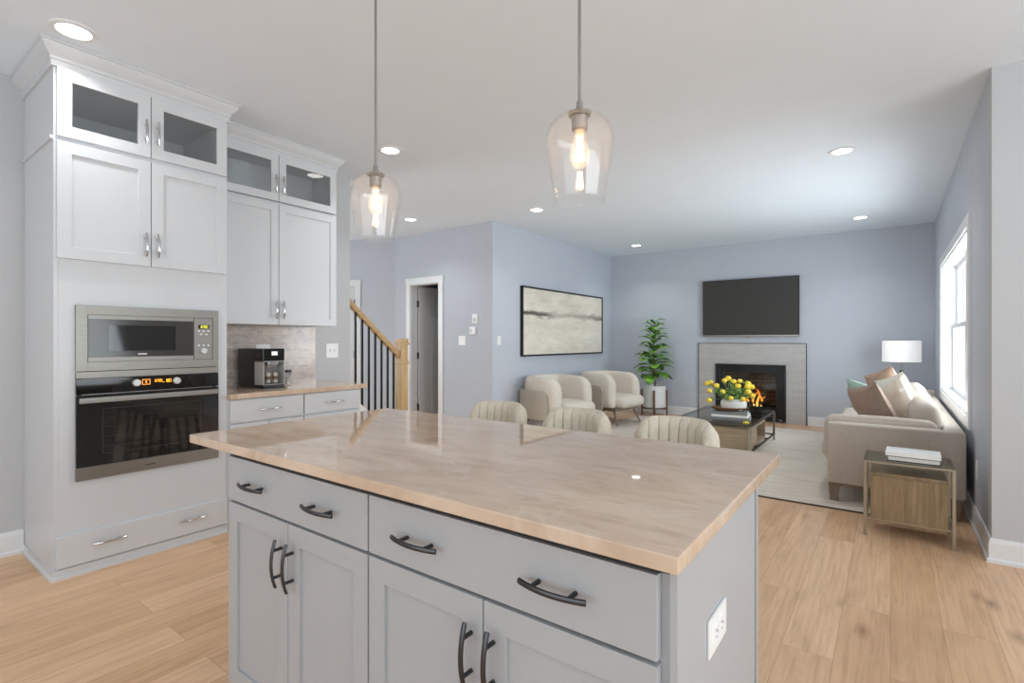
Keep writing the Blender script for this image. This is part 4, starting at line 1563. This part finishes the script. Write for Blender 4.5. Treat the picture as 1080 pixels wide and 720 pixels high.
# ------------------------------------------------------------------ television
tv = thing('television', 'flat black television mounted on the blue wall above the fireplace', 'television', (-1.78, YB, 1.32))
tx0, tx1, tz0, tz1, tyf = -2.478, -1.088, 1.318, 2.220, YB - 0.065
m = MB()
m.box(tx0 + 0.02, tx1 - 0.02, tyf + 0.022, YB - 0.03, tz0 + 0.02, tz1 - 0.02, 0.005)
m.box(-1.95, -1.6, YB - 0.031, YB - 0.0005, 1.62, 1.92)
m.build('housing', M['black'], tv)
MB().box(tx0, tx1, tyf, tyf + 0.024, tz0, tz1, 0.003).build('bezel', M['blackmetal'], tv)
MB().box(tx0 + 0.010, tx1 - 0.010, tyf - 0.0012, tyf + 0.002, tz0 + 0.034, tz1 - 0.010).build('screen', M['tv'], tv)
MB().box(tx0 + 0.002, tx1 - 0.002, tyf - 0.002, tyf + 0.004, tz0 + 0.001, tz0 + 0.026, 0.001).build('lower_strip', M['nickel'], tv)
MB().box(-1.83, -1.76, tyf - 0.001, tyf + 0.01, tz0 - 0.012, tz0 + 0.001, 0.002).build('sensor', M['nickel'], tv)

# ------------------------------------------------------------------ framed painting
pa = thing('painting', 'wide black-framed abstract cream painting on the pale blue wall', 'painting', (XL + 0.002, 5.79, 1.03))
py0, py1, pz0, pz1 = 5.79, 8.245, 1.032, 2.018
m = MB()
fw = 0.022
m.box(XL + 0.001, XL + 0.045, py0, py0 + fw, pz0, pz1)
m.box(XL + 0.001, XL + 0.045, py1 - fw, py1, pz0, pz1)
m.box(XL + 0.001, XL + 0.045, py0 + fw, py1 - fw, pz0, pz0 + fw)
m.box(XL + 0.001, XL + 0.045, py0 + fw, py1 - fw, pz1 - fw, pz1)
m.build('frame', M['black'], pa)
MB().box(XL + 0.006, XL + 0.032, py0 + fw + 0.001, py1 - fw - 0.001, pz0 + fw + 0.001, pz1 - fw - 0.001).build('canvas', M['canvas'], pa)

# ------------------------------------------------------------------ rug
m = MB().box(-3.35, 0.02, 4.49, 8.15, 0.0005, 0.012, 0.003)
rg = tag(m.build('rug', M['rug'], loc=(-1.6, 6.3, 0)), 'large pale beige woven rug under the coffee table and armchairs', 'rug')
m = MB()
for a in ((-3.357, 0.027, 4.482, 4.4895), (-3.357, 0.027, 8.1505, 8.158), (-3.357, -3.3505, 4.4895, 8.1505), (0.0205, 0.027, 4.4895, 8.1505)):
    m.box(*a, 0.0005, 0.0125, 0.002)
m.build('binding', M['bronze'], rg)


# ------------------------------------------------------------------ armchairs
def make_armchair(loc, rz, label):
    a = thing('armchair', label, 'armchair', (0, 0, 0), 'cream armchairs below the painting')

    # local: seat faces +X, width along Y
    def upath(hx0, hx1, hw_, n=64, e=3.2):
        """U in plan from the near arm front, round the back, to the far arm front."""
        pts = []
        L1 = [(hx1 - (hx1 - (hx0 + 0.30)) * i / 16, -hw_) for i in range(16)]
        arc = []
        for i in range(n + 1):
            t = -PI / 2 - PI * i / n
            c_, s_ = math.cos(t), math.sin(t)
            x = -abs(c_) ** (2 / e) * 0.30
            y = (1 if s_ > 0 else -1) * abs(s_) ** (2 / e) * hw_
            arc.append((hx0 + 0.30 + x, y))
        L2 = [(p[0], -p[1]) for p in L1[::-1]]
        pts = L1 + arc + L2
        # resample by arc length
        ds = [0]
        for i in range(1, len(pts)):
            ds.append(ds[-1] + math.dist(pts[i], pts[i - 1]))
        out, N = [], 110
        j = 0
        for k in range(N + 1):
            d = ds[-1] * k / N
            while j < len(ds) - 2 and ds[j + 1] < d:
                j += 1
            q = (d - ds[j]) / max(1e-9, ds[j + 1] - ds[j])
            out.append((pts[j][0] + (pts[j + 1][0] - pts[j][0]) * q, pts[j][1] + (pts[j + 1][1] - pts[j][1]) * q, d))
        return out, ds[-1]

    def band(hx0, hx1, hw_, zb, zt_, thick, rt, rb, sq, flare=0.0, er=0.045):
        mb = MB()
        pts, L = upath(hx0, hx1, hw_)
        rings = []
        for i, (x, y, d) in enumerate(pts):
            p0 = pts[max(0, i - 1)]
            p1 = pts[min(len(pts) - 1, i + 1)]
            t = Vector((p1[0] - p0[0], p1[1] - p0[1])).normalized()
            nrm = Vector((t.y, -t.x))
            e = min(d, L - d)
            f = 1.0
            if e < er:
                f = math.sqrt(max(0.0, 1 - ((er - e) / er) ** 2))
            top = zt_(d / L)
            bot = zb
            if e < rt:
                top -= rt - math.sqrt(max(0.0, rt * rt - (rt - e) ** 2))
            if e < rb:
                bot += rb - math.sqrt(max(0.0, rb * rb - (rb - e) ** 2))
            ring = []
            K = 24
            for k in range(K):
                th = 2 * PI * k / K
                c_, s_ = math.cos(th), math.sin(th)
                ox = (1 if c_ > 0 else -1) * abs(c_) ** (2 / sq) * thick / 2 * max(0.06, f)
                oz = (1 if s_ > 0 else -1) * abs(s_) ** (2 / sq)
                zz = (top + bot) / 2 + oz * (top - bot) / 2
                fl_ = flare * ((zz - zb) / 0.4)
                ring.append(mb.v((x + nrm.x * (ox + fl_), y + nrm.y * (ox + fl_), zz)))
            rings.append(ring)
        for i in range(len(rings) - 1):
            for k in range(24):
                mb.face([rings[i][k], rings[i][(k + 1) % 24], rings[i + 1][(k + 1) % 24], rings[i + 1][k]])
        mb.face(rings[0])
        mb.face(rings[-1][::-1])
        return mb

    band(-0.335, 0.30, 0.335, 0.26, lambda q: 0.745 + 0.02 * math.sin(PI * q), 0.175, 0.20, 0.03, 3.2, 0.01, 0.075).build('backrest', M['cream'], a, ang=70)
    band(-0.437, 0.175, 0.437, 0.20, lambda q: 0.585, 0.030, 0.10, 0.10, 5.0, 0.006, 0.01).build('shell', M['taupe'], a, ang=50)
    MB().rbox((0.06, 0, 0.34), (0.74, 0.60, 0.17), 0.075, 12, (0.02, 0, 0.018)).build('seat', M['cream'], a)
    MB().box(-0.33, 0.30, -0.31, 0.31, 0.205, 0.262, 0.012).build('seat_frame', M['legwood'], a)
    for sx in (-1, 1):
        for sy in (-1, 1):
            MB().tube([(sx * 0.26 - 0.02, sy * 0.26, 0.225), (sx * 0.35 - 0.02, sy * 0.31, 0.004)], [0.021, 0.013], 12).build('leg', M['legwood'], a)
    a.location = loc
    a.rotation_euler = (0, 0, rz)
    return a


ac = make_armchair((-3.66, 6.02, 0.0125), R(-8), 'cream barrel armchair under the painting, nearer the hall corner')
dup(ac, (-3.46, 7.22, 0.0125), R(-8), 'cream barrel armchair beside the potted plant')

# ------------------------------------------------------------------ plant
PXc, PYc = -3.20, 8.36
t = thing('plant_stand', 'dark wooden cross stand holding the white plant pot', 'plant stand', (PXc, PYc, 0))
PR = 0.185
for k in range(4):
    a = R(20) + k * PI / 2
    ca, sa = math.cos(a), math.sin(a)
    T = Matrix.Translation((PXc + ca * (PR + 0.017), PYc + sa * (PR + 0.017), 0)) @ Matrix.Rotation(a, 4, 'Z')
    MB(T).box(-0.013, 0.013, -0.016, 0.016, 0, 0.43, 0.003).build('leg', M['standwood'], t)
for k in range(2):
    a = R(20) + k * PI / 2
    T = Matrix.Translation((PXc, PYc, 0)) @ Matrix.Rotation(a, 4, 'Z')
    MB(T).box(-PR - 0.02, PR + 0.02, -0.015, 0.015, 0.105 - 0.0 * k, 0.135, 0.002).build('cross_bar', M['standwood'], t)
pl = thing('potted_plant', 'leafy green fig plant in a white pot in the far corner', 'potted plant', (PXc, PYc, 0.136))
c = (PXc, PYc, 0.136)
MB().lathe([(0, 0), (PR - 0.02, 0), (PR, 0.015), (PR, 0.36), (PR - 0.004, 0.365), (PR - 0.016, 0.365), (PR - 0.018, 0.36), (PR - 0.018, 0.03), (0, 0.03)], c, 40).build('pot', M['pot'], pl)
MB().lathe([(0, 0.031), (PR - 0.019, 0.031), (PR - 0.019, 0.325), (0, 0.335)], c, 32).build('soil', M['soil'], pl)
rnd = random.Random(11)
trunk = [(c[0] + 0.012 * math.sin(z * 5), c[1] + 0.012 * math.cos(z * 4), c[2] + z) for z in [0.32 + i * 0.066 for i in range(18)]]
MB().tube(trunk, [0.017 - 0.0006 * i for i in range(18)], 10).build('trunk', M['bark'], pl)
m = MB()


def leaf(mb, base, az, el, L, Wd, droop):
    n = 8
    d = Vector((math.cos(az), math.sin(az), 0))
    s_ = Vector((-d.y, d.x, 0))
    rows = []
    pos = Vector(base)
    ang = el
    st_ = L / n
    for i in range(n + 1):
        q = i / n
        wd = Wd * (math.sin(PI * min(1, 0.06 + q * 0.94)) ** 0.7) * (0.75 + 0.5 * q) if 0 < i < n else Wd * 0.08
        up = Vector((-d.x * math.sin(ang), -d.y * math.sin(ang), math.cos(ang)))
        row = []
        for k in (-1, -0.5, 0, 0.5, 1):
            row.append(mb.v(pos + s_ * (wd / 2 * k) + up * (0.10 * wd * (abs(k)) + 0.012 * math.sin(q * 9 + k * 3) * abs(k))))
        rows.append(row)
        pos = pos + (d * math.cos(ang) + Vector((0, 0, math.sin(ang)))) * st_
        ang -= droop / n
    for i in range(n):
        for k in range(4):
            mb.face([rows[i][k], rows[i][k + 1], rows[i + 1][k + 1], rows[i + 1][k]])


az = 0.0
for i in range(50):
    q = i / 49
    z = 0.50 + q * 0.93
    base = Vector((c[0] + 0.012 * math.sin(z * 5), c[1] + 0.012 * math.cos(z * 4), c[2] + z))
    az += 2.39996
    L = (0.34 - 0.19 * q ** 1.2) * rnd.uniform(0.85, 1.1)
    el = R(rnd.uniform(5, 30)) + R(22) * q
    leaf(m, base + Vector((math.cos(az), math.sin(az), 0)) * 0.015, az + rnd.uniform(-.2, .2), el, L + 0.04, L * rnd.uniform(0.5, 0.62), R(rnd.uniform(40, 75)))
lv = m.build('foliage', M['leaf'], pl, ang=80)
sm = lv.modifiers.new('thick', 'SOLIDIFY')
sm.thickness = 0.0015

# ------------------------------------------------------------------ coffee table and what stands on it
CX0, CX1, CYA, CYB, CZ = -1.99, -1.165, 5.75, 7.12, 0.38
t = thing('coffee_table', 'glass-topped coffee table with a wooden box core on the rug', 'coffee table', ((CX0 + CX1) / 2, (CYA + CYB) / 2, 0.0125))
MB().box(CX0 + 0.004, CX1 - 0.004, CYA + 0.004, CYB - 0.004, CZ - 0.008, CZ, 0.002).build('glass_top', M['tableglass'], t)
m = MB()
r = 0.011
zt_ = CZ - 0.0085
for (a0, a1, b0, b1) in ((CX0, CX1, CYA, CYA + 2 * r), (CX0, CX1, CYB - 2 * r, CYB), (CX0, CX0 + 2 * r, CYA + 2 * r, CYB - 2 * r), (CX1 - 2 * r, CX1, CYA + 2 * r, CYB - 2 * r)):
    m.box(a0, a1, b0, b1, zt_ - 0.018, zt_, 0.001)
    m.box(a0, a1, b0, b1, 0.075, 0.092, 0.001)
m.box(CX0 + 2 * r, CX1 - 2 * r, 6.15, 6.17, 0.075, 0.092)
m.box(CX0 + 2 * r, CX1 - 2 * r, 6.72, 6.74, 0.075, 0.092)
m.build('metal_frame', M['bronze'], t)
for x in (CX0, CX1 - 2 * r):
    for y in (CYA, CYB - 2 * r):
        MB().box(x, x + 2 * r, y, y + 2 * r, 0.0127, zt_ - 0.0185, 0.001).build('leg', M['champ'], t)
m = MB()
bx0, bx1, by0, by1, bz0, bz1 = CX0 + 0.10, CX1 - 0.04, CYA + 0.06, 6.72, 0.094, 0.312
m.box(bx0, bx1, by0, by1, bz1 - 0.02, bz1, 0.001)
m.box(bx0, bx1, by0, by1, bz0, bz0 + 0.02, 0.001)
m.box(bx0, bx1, by0, by0 + 0.02, bz0 + 0.02, bz1 - 0.02)
m.box(bx0, bx1, by1 - 0.02, by1, bz0 + 0.02, bz1 - 0.02)
m.box(bx0, bx0 + 0.02, by0 + 0.02, by1 - 0.02, bz0 + 0.02, bz1 - 0.02)
m.box(bx1 - 0.02, bx1, by0 + 0.02, 6.25, bz0 + 0.02, bz1 - 0.02)
m.build('wooden_box', M['ash'], t)


def book(label, group, c, sx, sy, th, rz, cov, titled=False):
    """book lying flat, centred at c (bottom centre); spine on local -Y."""
    T = Matrix.Translation(c) @ Matrix.Rotation(rz, 4, 'Z')
    b_ = thing('book', label, 'book', c, group)
    m_ = MB(T)
    ct = 0.0032
    m_.box(-sx / 2, sx / 2, -sy / 2, sy / 2, 0.0004, ct, 0.0006)
    m_.box(-sx / 2, sx / 2, -sy / 2, sy / 2, th - ct, th, 0.0006)
    m_.box(-sx / 2, sx / 2, -sy / 2, -sy / 2 + ct, ct, th - ct)
    m_.build('cover', cov, b_)
    MB(T).box(-sx / 2 + 0.005, sx / 2 - 0.005, -sy / 2 + ct + 0.0004, sy / 2 - 0.006, ct + 0.0002, th - ct - 0.0002).build('pages', M['page'], b_)
    if titled:
        m_ = MB(T)
        x = -sx / 2 + 0.018
        rr = random.Random(3)
        while x < sx / 2 - 0.04:
            w_ = rr.uniform(0.004, 0.011)
            m_.box(x, x + w_, sy / 2 - 0.052, sy / 2 - 0.052 + rr.uniform(0.006, 0.010), th - 0.0002, th + 0.0004)
            x += w_ + rr.uniform(0.002, 0.006)
        m_.build('title', M['ink'], b_)
    return b_


bc_ = (-1.43, 6.08)
zb = CZ + 0.0003
book('lowest large grey book in the stack on the coffee table', 'books on the coffee table', (bc_[0], bc_[1], zb), 0.38, 0.30, 0.030, R(8), M['cover_g'])
book('middle white book in the stack on the coffee table', 'books on the coffee table', (bc_[0] - 0.01, bc_[1] + 0.005, zb + 0.0303), 0.37, 0.29, 0.026, R(5), M['cover_w'])
book('top grey book under the wicker tray on the coffee table', 'books on the coffee table', (bc_[0] - 0.015, bc_[1] + 0.005, zb + 0.0566), 0.36, 0.28, 0.028, R(7), M['cover_g'])
zt2 = zb + 0.0849
tc_ = (-1.46, 6.10)
m = MB(Matrix.Translation((tc_[0], tc_[1], zt2)) @ Matrix.Rotation(R(15), 4, 'Z') @ Matrix.Diagonal((1.0, 0.62, 1, 1)))
m.lathe([(0, 0), (0.13, 0), (0.185, 0.028), (0.20, 0.040), (0.194, 0.043), (0.180, 0.034), (0.126, 0.008), (0, 0.008)], (0, 0, 0), 48)
tag(m.build('wicker_tray', M['wicker'], loc=(tc_[0], tc_[1], zt2)), 'oval brown woven tray on the coffee table books', 'tray')
vz = zt2 + 0.0085
vc = (-1.42, 6.11)
m = MB(Matrix.Translation((vc[0], vc[1], vz)) @ Matrix.Diagonal((1.42, 1.1, 1.25, 1)))
m.lathe([(0, 0), (0.070, 0), (0.088, 0.014), (0.098, 0.045), (0.096, 0.075), (0.080, 0.095), (0.068, 0.101), (0.064, 0.099), (0.076, 0.090), (0.088, 0.07), (0.088, 0.045), (0.078, 0.012), (0, 0.008)], (0, 0, 0), 40)
tag(m.build('vase', M['pot'], loc=(vc[0], vc[1], vz)), 'low rounded white vase holding the yellow flowers', 'vase')
bq = thing('flower_bouquet', 'loose bunch of round yellow flowers in the white vase', 'flowers', (vc[0], vc[1], vz + 0.03))
rnd = random.Random(5)
RT = Vector((math.cos(YAW), math.sin(YAW), 0))     # the bunch spreads sideways along this level direction
FW = Vector((-math.sin(YAW), math.cos(YAW), 0))
heads = [(-0.235, 0.10, 0.185), (-0.255, -0.02, 0.115), (-0.16, 0.04, 0.165), (-0.13, -0.05, 0.105), (-0.085, 0.02, 0.225), (-0.03, 0.06, 0.245), (0.0, 0.0, 0.215),
         (0.085, 0.05, 0.215), (0.02, -0.06, 0.170), (0.16, 0.03, 0.190), (0.13, -0.03, 0.160), (0.175, -0.02, 0.155), (0.145, 0.05, 0.120), (0.115, -0.08, 0.105), (0.165, -0.06, 0.060),
         (-0.075, -0.125, 0.040), (0.045, -0.125, 0.030), (-0.27, -0.06, 0.01), (-0.20, 0.09, 0.20)]
stems = MB()
m = MB()
for k, (a, b_, z) in enumerate(heads):
    top = Vector((vc[0], vc[1], vz + 0.105)) + RT * 1.1 * a + FW * b_ + Vector((0, 0, z))
    root = Vector((vc[0], vc[1], vz + 0.045)) + (RT * a + FW * b_) * 0.1
    lip = Vector((vc[0], vc[1], vz + 0.112)) + (RT * a + FW * b_).normalized() * 0.06
    path = []
    for i in range(9):
        q = i / 8
        path.append(root * (1 - q) ** 2 + (lip + Vector((0, 0, 0.05))) * 2 * q * (1 - q) + top * q * q)
    stems.tube(path, 0.0024, 6)
    for j in range(3):
        p = path[3 + j * 2 if 3 + j * 2 < 8 else 7]
        leaf(m, p, rnd.uniform(0, 6.28), R(rnd.uniform(0, 50)), rnd.uniform(0.05, 0.085), rnd.uniform(0.022, 0.036), R(60))
    MB().ball(top, 0.031 * rnd.uniform(0.8, 1.15), 9, (1, 1, 0.86), 0.28).build('bloom', M['yellow'], bq)
stems.build('stems', M['leafs'], bq)
for k in range(46):
    a, b_ = rnd.gauss(0, 0.075), rnd.gauss(0, 0.06)
    p = Vector((vc[0], vc[1], vz + 0.145 + rnd.uniform(0, 0.10))) + RT * a + FW * b_
    leaf(m, p, rnd.uniform(0, 6.28), R(rnd.uniform(0, 60)), rnd.uniform(0.05, 0.09), rnd.uniform(0.025, 0.045), R(60))
fo = m.build('foliage', M['leafs'], bq, ang=80)
sm = fo.modifiers.new('thick', 'SOLIDIFY')
sm.thickness = 0.001
pp = (CX1 - 0.07, 5.84, CZ)
m = MB()
for k in range(5):
    a = k * 2 * PI / 5
    leaf(m, (pp[0], pp[1], CZ + 0.004), a, R(8), 0.035, 0.026, R(20))
o = m.build('fallen_petals', M['yellow'], loc=pp)
o.modifiers.new('thick', 'SOLIDIFY').thickness = 0.001
tag(o, 'fallen yellow bloom lying on the near glass corner of the coffee table', 'flower')

# ------------------------------------------------------------------ sofa
AY0, AY1 = 4.66, 7.72
so = thing('sofa', 'long taupe fabric sofa with its back to the window wall', 'sofa', (0.02, 6.2, 0))
SXF, SXB = -0.40, 0.418
m = MB()
m.rbox(((SXF + SXB) / 2, AY0 + 0.055, 0.385), (SXB - SXF, 0.11, 0.47), 0.022, 10)
m.build('arm', M['sofa'], so)
MB().rbox(((SXF + SXB) / 2, AY1 - 0.055, 0.41), (SXB - SXF, 0.11, 0.54), 0.022, 10).build('arm', M['sofa'], so)
MB().rbox((SXB - 0.055, (AY0 + AY1) / 2, 0.385), (0.11, AY1 - AY0 - 0.002, 0.468), 0.02, 10).build('back_frame', M['sofa'], so)
MB().rbox(((SXF + SXB) / 2 + 0.02, (AY0 + AY1) / 2, 0.225), (SXB - SXF - 0.08, AY1 - AY0 - 0.1, 0.13), 0.02, 8).build('base', M['sofa'], so)
# padded bolster along the inside of each arm
MB().rbox((-0.075, AY0 + 0.185, 0.475), (0.70, 0.15, 0.37), 0.055, 12, (0.01, 0.012, 0.012)).build('arm_pad', M['sofa'], so)
MB().rbox((-0.05, AY1 - 0.185, 0.48), (0.66, 0.15, 0.36), 0.055, 12, (0.01, 0.012, 0.012)).build('arm_pad', M['sofa'], so)
sy0, sy1 = AY0 + 0.262, AY1 - 0.262
n_ = 3
for k in range(n_):
    a = sy0 + (sy1 - sy0) * k / n_
    b_ = sy0 + (sy1 - sy0) * (k + 1) / n_
    MB().rbox((-0.10, (a + b_) / 2, 0.365), (0.72, b_ - a - 0.006, 0.16), 0.05, 12, (0, 0, 0.015)).build('seat_cushion', M['sofa'], so)
    tilt = Matrix.Translation((0.222, (a + b_) / 2, 0.60)) @ Matrix.Rotation(R(-7), 4, 'Y')
    MB().rbox((0, 0, 0), (0.17, b_ - a - 0.008, 0.36), 0.075, 12, (0.02, 0, 0.01), tilt).build('back_cushion', M['sofa'], so)
m = MB()
for y in (AY0 + 0.02, AY1 - 0.08):
    m.box(SXF + 0.07, SXB - 0.05, y, y + 0.06, 0.125, 0.150, 0.002)
m.box(SXF + 0.03, SXF + 0.07, AY0 + 0.08, AY1 - 0.08, 0.125, 0.150, 0.002)
m.build('plinth', M['legwood'], so)
for x, zb_ in ((SXF + 0.045, 0.0127), (SXB - 0.06, 0.0005)):
    for y in (AY0 + 0.05, AY1 - 0.05):
        mm = MB()
        A = [mm.v((x + a * 0.026, y + b_ * 0.026, zb_)) for a, b_ in ((-1, -1), (1, -1), (1, 1), (-1, 1))]
        B = [mm.v((x + a * 0.036, y + b_ * 0.036, 0.15)) for a, b_ in ((-1, -1), (1, -1), (1, 1), (-1, 1))]
        mm.face(A[::-1])
        mm.face(B)
        for k in range(4):
            mm.face([A[k], A[(k + 1) % 4], B[(k + 1) % 4], B[k]])
        mm.build('foot', M['legwood'], so)


def pillow(label, mat, c, w_, h_, t_, az, lean, roll, sd):
    """throw pillow whose face points along azimuth az, leaning back by lean, rolled in its own plane."""
    T = Matrix.Translation(c) @ Matrix.Rotation(az - PI / 2, 4, 'Z') @ Matrix.Rotation(R(90) - lean, 4, 'X') @ Matrix.Rotation(roll, 4, 'Z')
    o_ = MB().pillow(w_, h_, t_, T, 18, sd).build('throw_pillow', M[mat], loc=c)
    return tag(o_, label, 'pillow', 'throw pillows on the sofa')


pillow('brown velvet throw pillow at the front of the sofa pile', 'brown', (-0.12, 5.30, 0.68), 0.44, 0.42, 0.16, R(216), R(22), R(-14), 1)
pillow('cream linen throw pillow nearest the side table, against the back cushions', 'ivory', (0.045, 5.60, 0.68), 0.44, 0.44, 0.15, R(214), R(14), R(-22), 2)
pillow('cream linen throw pillow tucked behind the nearer cream one', 'ivory', (0.06, 5.98, 0.705), 0.46, 0.46, 0.14, R(215), R(16), R(-16), 3)
pillow('sage green throw pillow behind the brown one', 'green', (-0.185, 5.98, 0.68), 0.38, 0.38, 0.14, R(222), R(24), R(12), 4)
pillow('tan throw pillow standing highest at the back of the pile', 'tan', (-0.02, 6.45, 0.735), 0.46, 0.46, 0.15, R(218), R(18), R(-17), 5)

# ------------------------------------------------------------------ floor lamp behind the sofa
LX, LY = 0.11, 8.22
t = thing('floor_lamp', 'floor lamp with a white drum shade past the far sofa arm', 'lamp', (LX, LY, 0))
c = (LX, LY, 0)
MB().lathe([(0, 0.0005), (0.14, 0.0005), (0.145, 0.006), (0.14, 0.018), (0.02, 0.026), (0, 0.026)], c, 36).build('base', M['black'], t)
MB().lathe([(0, 0.0265), (0.021, 0.0265), (0.021, 0.875), (0, 0.875)], c, 18).build('pole', M['black'], t)
MB().lathe([(0, 0.8755), (0.0085, 0.8755), (0.0085, 1.20), (0, 1.20)], c, 14).build('stem', M['nickel'], t)
MB().lathe([(0.202, 0.985), (0.202, 1.25), (0.199, 1.25), (0.199, 0.985)], c, 56, closed=True).build('shade', M['shade'], t)
m = MB()
for k in range(3):
    a = k * 2 * PI / 3
    m.tube([(LX + 0.009 * math.cos(a), LY + 0.009 * math.sin(a), 1.19), (LX + 0.1985 * math.cos(a), LY + 0.1985 * math.sin(a), 1.24)], 0.0025, 6)
m.build('shade_spider', M['nickel'], t)

# ------------------------------------------------------------------ side table with two books
TX0, TX1, TY0, TY1, TZ = -0.142, 0.312, 4.015, 4.365, 0.487
t = thing('side_table', 'small side table with smoked glass top and wooden drawer box by the sofa arm', 'side table', (0.085, 4.19, 0))
r = 0.0085
for x in (TX0, TX1 - 2 * r):
    for y in (TY0, TY1 - 2 * r):
        MB().box(x, x + 2 * r, y, y + 2 * r, 0.0005, TZ - 0.018, 0.001).build('leg', M['champ'], t)
m = MB()
for (a0, a1, b0, b1) in ((TX0, TX1, TY0, TY0 + 2 * r), (TX0, TX1, TY1 - 2 * r, TY1), (TX0, TX0 + 2 * r, TY0 + 2 * r, TY1 - 2 * r), (TX1 - 2 * r, TX1, TY0 + 2 * r, TY1 - 2 * r)):
    m.box(a0, a1, b0, b1, TZ - 0.0175, TZ - 0.0065, 0.001)
m.build('top_frame', M['champ'], t)
m = MB()
m.box(TX0 + 2 * r, TX1 - 2 * r, TY0 + 0.03, TY0 + 0.045, 0.098, 0.110, 0.001)
m.box(TX0 + 2 * r, TX1 - 2 * r, TY1 - 0.045, TY1 - 0.03, 0.098, 0.110, 0.001)
for x in (TX0, TX1 - 2 * r):
    m.box(x, x + 2 * r, TY0 + 2 * r, TY1 - 2 * r, 0.098, 0.110, 0.001)
m.build('lower_frame', M['champ'], t)
MB().box(TX0 + 0.001, TX1 - 0.001, TY0 + 0.001, TY1 - 0.001, TZ - 0.006, TZ, 0.0015).build('glass_top', M['tableglass'], t)
bx = MB().box(TX0 + 0.035, TX1 - 0.035, TY0 + 0.022, TY1 - 0.022, 0.1105, 0.405, 0.002).build('drawer_box', M['walnut'], t)
MB().box(TX0 + 0.036, TX1 - 0.036, TY0 + 0.010, TY0 + 0.0215, 0.1115, 0.385, 0.002).build('drawer_front', M['walnut'], bx)
book('lower book with dark covers and white page edges on the side table', 'books on the side table', (0.115, 4.155, TZ + 0.0003), 0.265, 0.185, 0.030, R(179), M['cover_d'])
book('upper white book with grey title lying on the side table stack', 'books on the side table', (0.113, 4.158, TZ + 0.0306), 0.275, 0.195, 0.026, R(-2), M['cover_w'], True)
